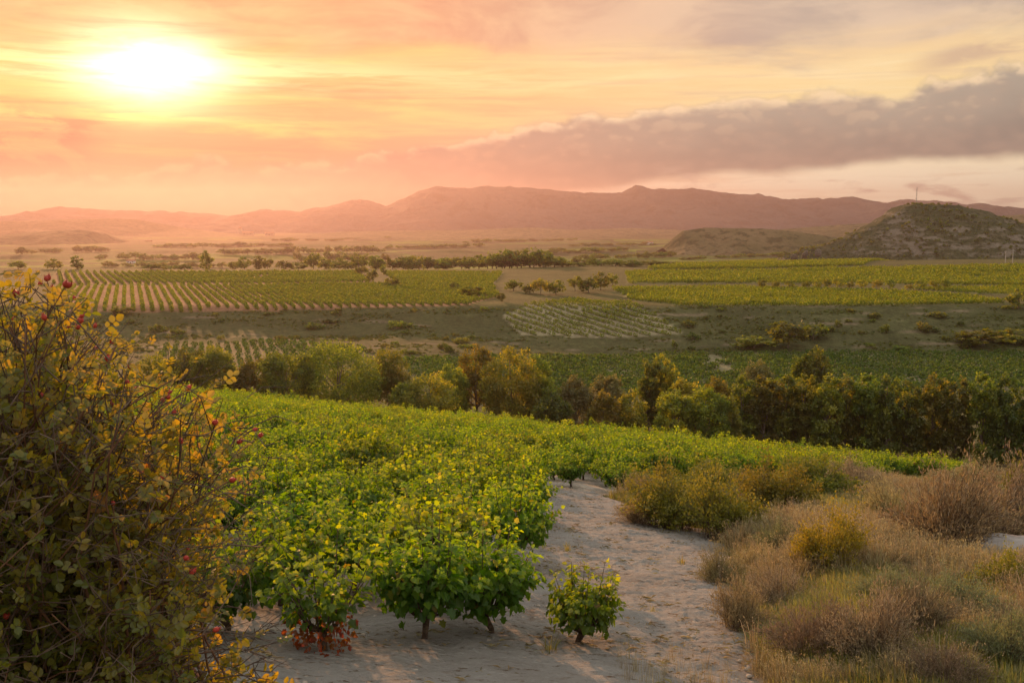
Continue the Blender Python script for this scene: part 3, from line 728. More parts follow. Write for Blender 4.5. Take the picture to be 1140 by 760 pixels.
# ------------------------------------------------------------------ bush vines of the near vineyard
def vine_geo(hh=1.25, rad=0.85, shoots=26, bare=False, thin=1.0, skirt=280):
    tr = Geo(); lf = Geo()
    head = np.array([rng.normal(0, .04), rng.normal(0, .04), 0.20 * hh])
    tube(tr, [np.array([0, 0, -0.12]), np.array([rng.normal(0, .03), rng.normal(0, .03), 0.09 * hh]), head], [0.050, 0.036, 0.045], 7)
    B, A, N_, Z, Lr, Ag = [], [], [], [], [], []
    for k in range(shoots):
        az_ = k * 2.39996 + rng.normal(0, .3); sp = 0.15 + 0.85 * math.sqrt((k + 0.5) / shoots) * rng.uniform(0.8, 1.1)
        dirn = np.array([math.cos(az_), math.sin(az_), 0])
        arm = head + (dirn + [0, 0, 0.35]) * 0.10 * hh
        tip = dirn * rad * sp + np.array([0, 0, hh * rng.uniform(0.70, 1.14) * (1.10 - 0.40 * sp)])
        ctl = head * 0.3 + np.array([tip[0] * 0.75, tip[1] * 0.75, hh * (0.42 + 0.16 * rng.random())])
        t = np.linspace(0, 1, 8)[:, None]; c = (1 - t) ** 2 * arm + 2 * t * (1 - t) * ctl + t * t * tip
        tube(tr, np.vstack([head[None], c]), np.linspace(0.013, 0.0025, 9), 4)
        n = int(rng.integers(38, 50) * thin) if not bare else int(rng.integers(4, 9))
        tt = np.sort(rng.uniform(0.08, 1.03, n)) ** 0.85
        b = (1 - tt[:, None]) ** 2 * arm + 2 * tt[:, None] * (1 - tt[:, None]) * ctl + tt[:, None] ** 2 * tip
        o = rdir(n, -0.5, 0.6); b = b + o * (rng.uniform(0.02, 0.16, n) * (1.15 - 0.75 * tt))[:, None] * hh
        outw = unit(b - np.array([0, 0, 0.40 * hh]))
        B.append(b); A.append(unit(o * 0.6 + outw * 0.5 + np.array([0, 0, -0.5]) + rdir(n) * 0.5)); N_.append(unit(outw * 0.7 + np.array([0, 0, 0.45]) + rdir(n) * 0.75))
        Z.append(rng.uniform(0.072, 0.120, n) * (1.08 - 0.42 * tt) * min(1.08, hh / 1.25)); Lr.append(np.clip(-0.12 + 1.1 * (tt - 0.28) + rng.normal(0, 0.17, n), 0, 1)); Ag.append(np.clip(rng.random(n) * 5 - 4.6, 0, 0.5))  # tips lighter: young leaves, with backlight also put into the colour
    n = int(skirt * thin)             # leaves hanging about the skirt
    d = rdir(n, -0.62, 0.25); b = np.array([0, 0, 0.58 * hh]) + d * np.array([rad * 0.85, rad * 0.85, hh * 0.52]) * rng.uniform(0.5, 1, (n, 1))
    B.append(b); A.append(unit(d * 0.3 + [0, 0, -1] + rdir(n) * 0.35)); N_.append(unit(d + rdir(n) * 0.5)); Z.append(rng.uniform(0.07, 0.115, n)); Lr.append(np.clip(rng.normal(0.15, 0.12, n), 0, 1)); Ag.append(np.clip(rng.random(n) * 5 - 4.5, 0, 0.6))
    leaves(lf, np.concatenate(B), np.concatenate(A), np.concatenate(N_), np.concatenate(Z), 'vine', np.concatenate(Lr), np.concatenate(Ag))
    return tr, lf
def vine_proto(**kw):
    tr, lf = vine_geo(**kw)
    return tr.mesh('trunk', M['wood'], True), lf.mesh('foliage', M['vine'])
VM = [vine_proto(hh=rng.uniform(1.35, 1.65), rad=rng.uniform(0.70, 0.88), shoots=int(rng.integers(24, 30))) for _ in range(8)]

def put_vine(x, y, sc, rz, meshes, label, group=None, tilt=(0, 0)):
    e = empty('grape_vine', (x, y, hz(x, y)), rz, sc); e.rotation_euler = (tilt[0], tilt[1], rz)
    setp(e, label, 'grape vine', group)
    link(bpy.data.objects.new('trunk', meshes[0]), e); link(bpy.data.objects.new('foliage', meshes[1]), e)
    return e

# grid of the vineyard
gp = []
rd = np.array([math.sin(R(38)), math.cos(R(38))]); rn = np.array([rd[1], -rd[0]])
for i in range(-60, 100):
    for j in range(-90, 60):
        p = rd * (i * 1.62) + rn * (j * 1.72) + rng.normal(0, 0.13, 2)
        gp.append(p)
gp = np.array(gp); gp = gp[inside(gp[:, 0], gp[:, 1], WV)]
inv = np.abs(gp[:, 0]) < gp[:, 1] * 0.56 + 4
gp = gp[inv & (rng.random(len(gp)) > 0.03)]
near_special = [(-3.25, 10.75), (-4.5, 10.6), (-2.05, 10.35), (-1.05, 11.15), (-0.25, 11.75)]
gp = gp[[(min(math.hypot(p[0] - a, p[1] - b) for a, b in near_special) > 1.25) and (p[1] > 10.9 or p[0] < -2.6) for p in gp]]
# the bush at the far left hides the vines behind it
hid = (gp[:, 0] / gp[:, 1] < -0.36) & (gp[:, 1] < 70)
dist = np.hypot(gp[:, 0], gp[:, 1]) + hid * 200
order = np.argsort(dist)
near, rest = gp[order[:292]], gp[order[292:]]
print('vines', len(gp))
edge_x = lambda y: np.interp(y, VB_Y, VB_X)
for k, p in enumerate(near):
    on_edge = p[0] > edge_x(p[1]) - 1.5 and p[1] < 31
    lab = ('leafy green grape vine at the edge of the pale earth track' if on_edge else 'bushy green grape vine deep in the crowded vineyard block' if p[1] < 24 else 'small looking green grape vine in the middle of the sloping vineyard')
    grp = ('grape vines along the track' if on_edge else 'grape vines in the near vineyard' if p[1] < 24 else 'grape vines in the middle of the vineyard')
    s = rng.uniform(0.78, 1.2); put_vine(p[0], p[1], (s, s, s * rng.uniform(0.92, 1.1)), rng.uniform(0, 6.28), VM[k % 8], lab, grp, (rng.normal(0, .05), rng.normal(0, .05)))
n = len(rest)
vsrc = []
for tm, lm in VM[:6]:
    vsrc.append(bpy.data.objects.new('vine_foliage', lm))
sc = rng.uniform(0.92, 1.15, (n, 1)) * np.ones((1, 3))
scatter('grape_vines', 'green mass of grape vines covering the far vineyard slope', 'vineyard', np.column_stack([rest, h(rest[:, 0], rest[:, 1])]), yaw(n), sc, rng.integers(0, 6, n), vsrc)
# the vines that stand out along the front
put_vine(0.82, 11.6, 1.0, 0.6, vine_proto(hh=1.08, rad=0.52, shoots=22, thin=0.8), 'small lone grape vine standing on bare earth apart from the rows', None, (0, 0.10))
put_vine(-0.25, 11.75, 1.0, 1.9, vine_proto(hh=1.50, rad=0.62, shoots=26), 'tall full grape vine next to the small lone vine')
put_vine(-1.05, 11.15, 1.0, 4.1, vine_proto(hh=1.62, rad=0.70, shoots=28), 'large green grape vine with a dark trunk, second from the lone vine')
def red_vine():
    tr, lf = vine_geo(1.5, 0.68, 18, thin=0.7, skirt=15)
    n = 210; d = rdir(n, -0.9, 0.2); b = np.array([0.0, -0.1, 0.45]) + d * np.array([0.42, 0.32, 0.40]) * rng.uniform(0.4, 1.0, (n, 1))
    leaves(lf, b, unit(d * 0.4 + [0, 0, -0.8] + rdir(n) * 0.8), unit(d + rdir(n) * 0.8), rng.uniform(0.035, 0.075, n), 'vine', rng.random(n) * 0.4, rng.uniform(0.65, 1.0, n))
    return tr.mesh('trunk', M['wood'], True), lf.mesh('foliage', M['vine'])
put_vine(-3.25, 10.75, 1.0, 2.2, vine_proto(hh=1.45, rad=0.8, shoots=26), 'green grape vine between the red leaved vine and the rose bush')
put_vine(-4.5, 10.6, 1.0, 5.2, vine_proto(hh=1.5, rad=0.85, shoots=26), 'grape vine half hidden behind the right side of the rose bush')
put_vine(-2.05, 10.35, 1.0, 0.0, red_vine(), 'front grape vine with wine red withered leaves round its trunk')

# ------------------------------------------------------------------ trees
def blobs_tree(hh, w, shape, n_leaf, size, mat, seed=0, trunk_h=0.18, clumps=60):
    """Trunk and crown meshes, base at the origin: a crown of overlapping lobes, each a shell of leaf clumps."""
    g = Geo(); tr = Geo(); lob = []; r = w / 2; H1 = hh * (1 - trunk_h); z0 = hh * trunk_h
    if shape == 'column':
        m = max(4, int(H1 / (w * 0.36)))
        for i in range(m):
            f = (i + 0.5) / m; rr_ = r * rng.uniform(0.62, 0.82) * (1.0 if f < 0.7 else 1.0 - 0.45 * (f - 0.7) / 0.3)
            lob.append((rng.normal(0, .16) * r, rng.normal(0, .16) * r, z0 + H1 * f * 0.94, rr_, max(rr_ * 1.0, H1 / m * 0.8)))
        for i in range(m): 
            a = rng.uniform(0, 6.28); f = rng.uniform(0.1, 0.75); lob.append((math.cos(a) * r * .55, math.sin(a) * r * .55, z0 + H1 * f, r * .45, r * .6))
    else:
        fl = 0.42 if shape == 'round' else 0.36
        lob.append((0, 0, z0 + H1 * 0.50, r * 0.90, H1 * 0.49))
        for i in range(7 if shape == 'round' else 9):
            a = i * 2.4 + rng.normal(0, .3); f = rng.uniform(0.18, 0.82); e_ = math.sqrt(max(0.1, 1 - (2 * f - 1) ** 2))
            lob.append((math.cos(a) * r * .62 * e_, math.sin(a) * r * .62 * e_, z0 + H1 * f, r * rng.uniform(.30, .46), min(H1 * .26, r * rng.uniform(.32, .5))))
    lob = np.array(lob); wt = lob[:, 3] * (lob[:, 3] + lob[:, 4]); wt /= wt.sum()
    li = rng.choice(len(lob), clumps * 2, p=wt); d = rdir(clumps * 2, -0.75, 1.0)
    C = lob[li, :3] + d * lob[li][:, [3, 3, 4]] * rng.uniform(0.72, 1.0, (clumps * 2, 1)); cr = w * rng.uniform(0.06, 0.115, clumps * 2)
    k = rng.integers(0, clumps * 2, n_leaf); dl = rdir(n_leaf)
    p = C[k] + dl * (cr[k] * rng.uniform(0.2, 1.1, n_leaf) ** 0.6)[:, None]
    p[:, 2] = np.maximum(p[:, 2], hh * trunk_h * 0.45)
    light = np.clip(0.42 + rng.normal(0, 0.24, clumps * 2)[k] + rng.normal(0, 0.14, n_leaf), 0, 1)
    leaves(g, p, unit(rdir(n_leaf) + dl * 0.5 + [0, 0, -0.2]), unit(dl + d[k] * 0.6 + rdir(n_leaf) * 0.7 + [0, 0, 0.3]), rng.uniform(0.6, 1.35, n_leaf) * size, 'dia', light, 0.0)
    tube(tr, [(0, 0, -0.6), (0.02 * w, 0, hh * 0.12), (-0.02 * w, 0.01 * w, hh * 0.4), (0, 0, hh * 0.8)], [0.026 * hh, 0.018 * hh, 0.012 * hh, 0.004 * hh], 7)
    for q in rng.choice(clumps, min(12, clumps), replace=False):
        zz = max(hh * 0.10, C[q, 2] * 0.55)
        tube(tr, [(0, 0, zz), (C[q, 0] * 0.5, C[q, 1] * 0.5, (zz + C[q, 2]) * 0.52), tuple(C[q])], [0.008 * hh, 0.006 * hh, 0.002 * hh], 4)
    return tr.mesh('trunk', M['bark'], True), g.mesh('crown', mat)

TREE = {}
def variants(key, n, *a, **kw):
    TREE[key] = [blobs_tree(*a, seed=i, **kw) for i in range(n)]
variants('poplar', 5, 11.0, 5.4, 'column', 9000, 0.30, M['tree_dark'], clumps=75, trunk_h=0.16)
variants('far', 4, 8.0, 7.0, 'round', 700, 0.75, M['tree_dark'], clumps=30, trunk_h=0.12)
variants('fartall', 3, 12.0, 5.5, 'column', 800, 0.75, M['tree_dark'], clumps=34, trunk_h=0.12)
variants('almond', 4, 4.0, 4.4, 'spread', 900, 0.34, M['tree'], clumps=26, trunk_h=0.32)
variants('bushlet', 4, 2.0, 2.6, 'spread', 420, 0.30, M['tree_dark'], clumps=16, trunk_h=0.05)
SIZE = {'poplar': (11.0, 5.4), 'round': (10.0, 9.0), 'oval': (12.0, 7.0), 'dark': (8.0, 8.0), 'pale': (8.0, 8.5), 'far': (8, 7), 'fartall': (12, 5.5), 'almond': (4, 4.4), 'bushlet': (2.0, 2.6)}
OWN = {'round': ('round', 'tree'), 'oval': ('round', 'tree'), 'dark': ('round', 'tree_dark'), 'pale': ('spread', 'tree_pale')}
_tc = [0]
def put_tree(name, kind, x, y, z, hh, w, label, cat='tree', group=None):
    k = _tc[0]; _tc[0] += 1
    H0, W0 = SIZE[kind]; tm, cm = TREE[kind][k % len(TREE[kind])]
    e = empty(name, (x, y, z), rng.uniform(0, 6.28), (w / W0, w / W0, hh / H0)); setp(e, label, cat, group)
    link(bpy.data.objects.new('trunk', tm), e); link(bpy.data.objects.new('crown', cm), e)
    return e
def tree_px(name, kind, u, vtop, wpx, dist, label, group=None, cat='tree', minh=1.0):
    """A tree on the valley floor, dist metres out, its top at a row of the photograph."""
    d = ray(u, vtop); t = dist / math.hypot(d[0], d[1]); x, y = d[0] * t, d[1] * t
    z = hz(x, y); hh = max(minh, d[2] * t - z)
    if kind in OWN:
        shape, mat = OWN[kind]; w = wpx * t / F * 1.06; area = w * max(hh, w)
        TREE['own'] = [blobs_tree(hh, w, shape if hh < 2.4 * w else 'column', int(5500 + 75 * area), 0.28, M[mat], trunk_h=0.08, clumps=int(80 + 0.6 * area))]; SIZE['own'] = (hh, w); kind = 'own'; wpx = w * F / t / 1.08
    return put_tree(name, kind, x, y, z - 0.1, hh, wpx * t / F * 1.08, label, cat, group)

# close row of poplars at the right
us = [828, 852, 874, 897, 921, 944, 968, 990, 1013, 1041, 1068, 1098, 1124, 1150]
tops = [421, 417, 419, 416, 418, 421, 417, 420, 424, 418, 423, 416, 419, 421]
for i, (u, v) in enumerate(zip(us, tops)):
    tree_px('poplar_tree', 'poplar', u, v, 40, 150 + rng.uniform(-2, 2), 'leafy tree in the close dark row beyond the right end of the vineyard', 'trees in the close row at right')
for i, (u, v) in enumerate(zip([815, 840, 862, 886, 910, 933, 957, 1003, 1056, 1112], [428, 424, 422, 423, 425, 424, 426, 426, 424, 427])):
    tree_px('poplar_tree', 'poplar', u, v, 38, 160, 'sunlit leafy tree peeping over the close dark row from behind', 'second line of trees behind the dark row')
for (kind, u, v, w, d, lab) in [
    ('oval', 530, 382, 48, 152, 'tall rounded tree at the left of the big central pair'), ('oval', 568, 385, 70, 146, 'broadest tall dark tree of the big central pair'),
    ('oval', 596, 392, 44, 150, 'dark tree at the right shoulder of the big central pair'),     ('round', 503, 404, 40, 148, 'shorter tree leaning on the left of the big central pair'),
    ('round', 478, 414, 62, 138, 'pale rounded willow like tree left of the central trees'), ('dark', 431, 386, 54, 152, 'dark brownish tree right of the big left dome'),
    ('round', 376, 382, 98, 146, 'large dome shaped hazy tree at left of the valley'), ('round', 318, 392, 62, 144, 'hazy tree at the left shoulder of the large dome tree'), ('dark', 285, 398, 50, 148, 'reddish dark tree between the hazy left trees'),
    ('round', 238, 384, 58, 150, 'hazy red round tree above the rose bush twigs'), ('dark', 205, 388, 52, 154, 'dark red hazy tree above the rose bush, second from left'), ('round', 168, 394, 60, 150, 'leftmost hazy red tree behind the rose bush'),
    ('dark', 452, 424, 40, 136, 'low dark tree between the pale willow and brown tree'), ('dark', 614, 430, 48, 138, 'low dark tree right of the big central pair'),
    ('pale', 640, 417, 48, 145, 'pale yellow grey tree right of the central group'), ('pale', 677, 413, 44, 150, 'pale olive tree left of the double tree'), ('round', 672, 434, 42, 136, 'low round green tree before the pale trees'), ('round', 702, 432, 40, 138, 'low round green tree, right of its twin before the pale trees'),
    ('oval', 722, 393, 26, 165, 'left half of the tall double tree against the green field'), ('oval', 741, 392, 30, 166, 'right half of the tall double tree against the green field'),
    ('dark', 745, 430, 28, 150, 'small dark tree under the tall double tree'), ('round', 750, 433, 46, 138, 'yellow green round tree at the front under the double tree'), ('round', 786, 426, 56, 140, 'broad yellow green tree left of the close dark row'),
    ('round', 764, 419, 44, 152, 'green tree behind the broad yellow green one'), ('dark', 808, 436, 36, 142, 'dark small tree at the start of the close row'),
    ('pale', 845, 402, 44, 176, 'low brownish spreading tree before the round dark one'), ('dark', 893, 388, 30, 182, 'left side of the round dark tree standing in the green field'), ('dark', 910, 386, 34, 181, 'right side of the round dark tree standing in the green field'),
    ('round', 800, 418, 40, 158, 'green crown behind the start of the close row')]:
    tree_px('valley_tree', kind, u, v, w, d, lab)

# trees and bushes on the terrace and beyond
def plant_at(name, kind, u, vb, wpx, hpx, label, group=None, cat='tree'):
    p = at(u, vb); d = math.hypot(p[0], p[1]); mpp = d / F
    return put_tree(name, kind, p[0], p[1], p[2] - 0.1, max(0.5, hpx * mpp), max(0.5, wpx * mpp), label, cat, group)
for u, w, hp in [(848, 10, 10), (863, 9, 9), (879, 11, 10), (897, 10, 9), (909, 10, 9), (920, 11, 12), (934, 15, 13), (946, 9, 9), (959, 13, 10), (976, 12, 11), (990, 12, 11), (1012, 8, 6), (1024, 14, 10), (1040, 10, 11), (1051, 12, 11)]:
    plant_at('almond_tree', 'almond', u, 322 + (u - 848) * 0.006, w, hp, 'small round almond tree in the line between the right vineyards', 'almond trees in a line')
for (kind, u, vb, w, hp, lab) in [
    ('far', 572, 324, 22, 13, 'dark bush at the left end of the thicket on the terrace edge'), ('far', 590, 327, 18, 12, 'low green bush in the thicket behind the sloping vines'), ('almond', 602, 328, 22, 18, 'loose grey green tree in the middle of the terrace thicket'),
    ('far', 619, 328, 22, 16, 'rounded dark tree right of the loose thicket tree'), ('almond', 640, 324, 18, 16, 'thin tree towards the right of the terrace thicket'), ('far', 655, 326, 26, 18, 'spreading dark bush left of the tall thicket tree'),
    ('far', 669, 323, 20, 20, 'tallest dark tree of the terrace thicket'), ('far', 682, 318, 14, 14, 'bush at the right end of the terrace thicket'), ('far', 525, 329, 30, 12, 'wide low bush in the golden vine block'),
    ('far', 558, 336, 10, 11, 'small upright bush below the thicket'), ('far', 437, 320, 17, 13, 'round dark bush on the left terrace beside a leaning tree'), ('almond', 414, 316, 14, 15, 'leaning dark tree left of the round terrace bush'),
    ('fartall', 427, 306, 8, 12, 'slim tree behind the round terrace bush'), ('far', 403, 306, 18, 10, 'low hazy bush at the corner of the upper vines'), ('far', 506, 322, 12, 8, 'tiny bush left of the wide low bush'), ('far', 1134, 344, 22, 20, 'dark bush on the terrace edge at the right border'), ('far', 136, 351, 24, 10, 'low red hazy bush at the foot of the left rows')]:
    plant_at('terrace_bush' if kind == 'far' else 'terrace_tree', kind, u, vb, w, hp, lab, None, 'bush' if kind == 'far' else 'tree')
# woods behind the terrace: separate trees, hazy
wood = []
for u in np.arange(446, 618, 9.5): wood.append((u + rng.normal(0, 2), 302.5, 25, rng.uniform(15, 19), 'woods behind the left terrace'))
for u in np.arange(548, 612, 11): wood.append((u + rng.normal(0, 2), 299.5, 27, rng.uniform(21, 25) - abs(u - 578) * 0.10, 'woods behind the left terrace'))
for u in np.arange(620, 745, 10): wood.append((u + rng.normal(0, 3), 303, 23, rng.uniform(11, 16), 'woods behind the thicket'))
for u in np.arange(335, 446, 13): wood.append((u + rng.normal(0, 3), 302, 19, rng.uniform(9, 21), 'hazy trees behind the upper vines'))
for u, hp in ((230, 24), (262, 12), (272, 16), (286, 18), (298, 15), (316, 13), (205, 8), (190, 7), (176, 9), (168, 7), (60, 14), (86, 18), (20, 12)): wood.append((u, 302, 14 if hp > 14 else 18, hp, 'red hazy trees beyond the left vines'))
wl = {'woods behind the left terrace': 'dark rounded tree of the wood behind the left terrace', 'woods behind the thicket': 'dark tree of the low wood behind the thicket', 'hazy trees behind the upper vines': 'hazy tree behind the upper tier of vines', 'red hazy trees beyond the left vines': 'tree glowing red in the haze beyond the left vines'}
for (u, vb, w, hp, grp) in wood:
    dist = 590 + rng.uniform(0, 45); d = ray(u, 300); t = dist / math.hypot(d[0], d[1]); x, y = d[0] * t, d[1] * t
    top = ray(u, vb - hp); tz = top[2] * dist / math.hypot(top[0], top[1]); z = hz(x, y)
    put_tree('distant_tree', 'fartall' if (hp > 17 and w < 16) else 'far', x, y, z - 0.2, max(3, tz - z), w * dist / F, wl[grp], 'tree', grp)
# tree clumps on the far plain and bushes over hill and bank
def band(n, u0, u1, v0, v1, wr, hr, lab, grp, name='distant_tree', kind='far', cat='tree', ok=None):
    k = 0
    while k < n:
        u, v = rng.uniform(u0, u1), rng.uniform(v0, v1)
        if ok is not None and not ok(u, v): continue
        plant_at(name, kind, u, v, rng.uniform(*wr), rng.uniform(*hr), lab, grp, cat); k += 1
def tree_line(u0, u1, v0, v1, step, wr, hr, lab, grp):
    for u in np.arange(u0, u1, step):
        if rng.random() < 0.10: continue
        f = (u - u0) / (u1 - u0); plant_at('distant_tree', 'far', u + rng.normal(0, step * 0.3), v0 + (v1 - v0) * f + rng.normal(0, 0.35), rng.uniform(*wr), rng.uniform(*hr), lab, grp)
for k, (u0, u1, v0, v1, hr) in enumerate([(430, 540, 277, 275, (3, 5)), (520, 640, 270, 268, (2, 4)), (600, 700, 283, 279, (3, 6)), (650, 760, 289, 286, (4, 7)), (690, 760, 265, 264, (2, 3.5)), (470, 600, 264, 263, (1.5, 3)),
        (560, 660, 292, 294, (5, 9)), (745, 850, 283, 279, (3, 5)), (760, 880, 290, 284, (2.5, 4.5)), (640, 730, 274, 273, (2, 4))]):
    tree_line(u0, u1, v0, v1, 6.5, (8, 14), hr, 'small dark tree in a hedgerow line on the far plain', 'trees in hedgerows on the far plain')
for k, (u0, u1, v0, v1, hr) in enumerate([(20, 130, 283, 280, (4, 8)), (110, 240, 288, 290, (4, 9)), (180, 330, 276, 274, (3, 6)), (250, 430, 284, 281, (4, 9)), (330, 440, 291, 292, (6, 12)), (300, 440, 269, 267, (2, 4)), (120, 250, 297, 298, (3, 7))]):
    tree_line(u0, u1, v0, v1, 8.0, (9, 17), hr, 'hazy red tree in a line on the plain below the sun', 'trees in lines on the red plain')
def not_fields(u, v):
    p = at(u, v); return not any(inside(np.array([p[0]]), np.array([p[1]]), FIELD[k])[0] for k in FIELD)
band(18, 690, 1140, 348, 389, (8, 26), (4, 10), 'dark bush growing on the brown bank at right', 'bushes on the right bank', 'bank_bush', 'bushlet', 'bush', not_fields)
band(16, 130, 590, 350, 400, (8, 26), (4, 10), 'dark bush growing on the brown bank at left', 'bushes on the left bank', 'bank_bush', 'bushlet', 'bush', not_fields)
for u, v, w, hp in ((878, 388, 46, 30), (1095, 384, 60, 17), (1130, 382, 50, 14), (905, 378, 30, 18), (840, 388, 50, 14)):
    plant_at('bank_bush', 'far', u, v, w, hp, 'large dark bush mass at the foot of the right bank', 'large bushes at the foot of the right bank', 'bush')
xx = rng.uniform(-170, 200, 24000); yy = rng.uniform(212, 305, 24000)
kk = (fbm(xx / 14, yy / 5, 4) + rng.normal(0, 0.06, 24000) > 0.03) & ~np.any([inside(xx, yy, FIELD[f]) for f in FIELD], axis=0); xx, yy = xx[kk], yy[kk]; n = len(xx)
bs = [bpy.data.objects.new('scrub_crown', TREE['bushlet'][i][1]) for i in range(4)]
scatter('bank_scrub', 'low dark scrub and weeds covering the brown bank', 'scrub', np.column_stack([xx, yy, h(xx, yy) - 0.1]), yaw(n), (rng.uniform(0.10, 0.30, (n, 1)) + 0.5 * (rng.random((n, 1)) > 0.985)) * np.array([[1.3, 1.3, 0.7]]), rng.integers(0, 4, n), bs)
# scrub on the rocky hill
n = 1500; bx = rng.uniform(BX[4], BX[-5], n * 3); by = rng.uniform(BY[4], BUTTE[1] + 40, n * 3)
bz = np.array([butte_h(a, b) for a, b in zip(bx, by)]); k = (bz > -36) & (fbm(bx / 26, by / 26, 3) + rng.normal(0, .06, n * 3) > -0.02)
P = np.column_stack([bx, by, bz - 0.2])[k][:n]
bs = [bpy.data.objects.new('scrub_crown', TREE['bushlet'][i][1]) for i in range(4)]
scatter('scrub', 'dark scrub dotted over the rocky hill', 'scrub', P, yaw(len(P)), rng.uniform(0.35, 1.35, (len(P), 1)) * np.ones((1, 3)), rng.integers(0, 4, len(P)), bs)

# ------------------------------------------------------------------ far buildings and mast
def boxg(g, c, s):
    c = np.array(c); s = np.array(s) / 2
    V = [c + s * np.array([a, b, d]) for d in (-1, 1) for b in (-1, 1) for a in (-1, 1)]
    g.add(V, [(0, 2, 3, 1), (4, 5, 7, 6), (0, 1, 5, 4), (2, 6, 7, 3), (0, 4, 6, 2), (1, 3, 7, 5)])
def prism(g, x0, x1, y0, y1, z0, z1):
    ym = (y0 + y1) / 2
    V = [(x0, y0, z0), (x1, y0, z0), (x1, y1, z0), (x0, y1, z0), (x0, ym, z1), (x1, ym, z1)]
    g.add(V, [(0, 1, 5, 4), (2, 3, 4, 5), (0, 3, 2, 1)]); g.P.append(np.array([[0, 4, 3], [1, 2, 5]]) + g.n - 6)
def house(name, u, vb, wpx, hpx, wall, label, cat='house', tower=False):
    p = at(u, vb); m = math.hypot(p[0], p[1]) / F; w, hh = wpx * m, hpx * m; dp = w * 0.7
    e = empty(name, (p[0], p[1], p[2] - 0.2), R(8)); setp(e, label, cat)
    g = Geo(); boxg(g, (0, 0, hh * 0.35), (w, dp, hh * 0.7)); g.obj('wall', wall, e)
    r = Geo(); prism(r, -w * 0.54, w * 0.54, -dp * 0.58, dp * 0.58, hh * 0.7 + 0.01, hh); r.obj('roof', M['tile'], e)
    for k in (-0.28, 0.28):
        q = Geo(); boxg(q, (k * w, -dp / 2, hh * 0.42), (w * 0.14, 0.15, hh * 0.2)); q.obj('window', M['glass'], e)
    q = Geo(); boxg(q, (0, -dp / 2, hh * 0.18), (w * 0.16, 0.2, hh * 0.36)); q.obj('door', M['glass'], e)
    if tower:
        t = Geo(); boxg(t, (-w * 0.72, 0, hh * 0.95), (w * 0.34, w * 0.34, hh * 1.9)); tt = t.obj('tower', wall, e)
        s = Geo(); zt = hh * 1.9 + 0.01; a = w * 0.20
        s.add([(-w * .72 - a, -a, zt), (-w * .72 + a, -a, zt), (-w * .72 + a, a, zt), (-w * .72 - a, a, zt), (-w * .72, 0, zt + hh * 0.5)], [(0, 1, 4), (1, 2, 4), (2, 3, 4), (3, 0, 4)]); s.obj('spire', M['tile'], tt)
    return e
house('village_church', 276, 262, 11, 4, M['masonry'], 'hazy village church with a tower in front of the mountains', 'church', True)
house('farm_house', 146, 293, 8, 4, M['whitewash'], 'small white house in the red haze beyond the vines')
house('farm_house', 723, 272, 7, 3.4, M['whitewash'], 'small white house among the far green fields')
house('farm_house', 300, 262, 9, 3.5, M['masonry'], 'small hazy house right of the village church')

def mast():
    u = 1020; d = math.hypot(*BUTTE); q = over(u, 229, d); x, y = q[0], q[1]; z = butte_h(x, y) - 1.0
    top = over(u, 207, d)[2]; H = top - z
    e = empty('radio_mast', (x, y, z)); setp(e, 'thin lattice radio mast on top of the rocky hill', 'mast')
    g = Geo(); r0, r1 = 0.75, 0.30
    L = [[(r0 + (r1 - r0) * t) * np.array([math.cos(a), math.sin(a), 0]) + np.array([0, 0, H * 0.92 * t]) for t in np.linspace(0, 1, 13)] for a in (0.3, 0.3 + 2.094, 0.3 + 4.189)]
    for leg in L: tube(g, leg, [0.10] * 13, 4)
    for i in range(12):
        for a in range(3):
            tube(g, [L[a][i], L[(a + 1) % 3][i + 1]], [0.05, 0.05], 3); tube(g, [L[a][i], L[(a + 1) % 3][i]], [0.05, 0.05], 3)
    g.obj('lattice_tower', M['metal'], e)
    g = Geo(); tube(g, [(0, 0, H * 0.90), (0, 0, H)], [0.10, 0.06], 5); g.obj('antenna', M['metal'], e)
    g = Geo(); boxg(g, (2.5, 0, 1.7), (3, 2.5, 2.6)); g.obj('equipment_hut', M['masonry'], e)
mast()
for u, v0, v1, lab in ((1119, 296, 279, 'left of two slim poles at the foot of the rocky hill'), (1127, 296, 278, 'right of two slim poles at the foot of the rocky hill')):
    p = at(u, v0); d = math.hypot(p[0], p[1]); H = over(u, v1, d)[2] - p[2]
    e = empty('utility_pole', p); setp(e, lab, 'pole', 'poles at the foot of the hill')
    g = Geo(); tube(g, [(0, 0, -0.5), (0, 0, H)], [0.22, 0.15], 6); g.obj('pole', M['metal'], e)
    g = Geo(); boxg(g, (0, -0.2, H * 0.94), (2.0, 0.16, 0.16)); g.obj('crossarm', M['metal'], e)

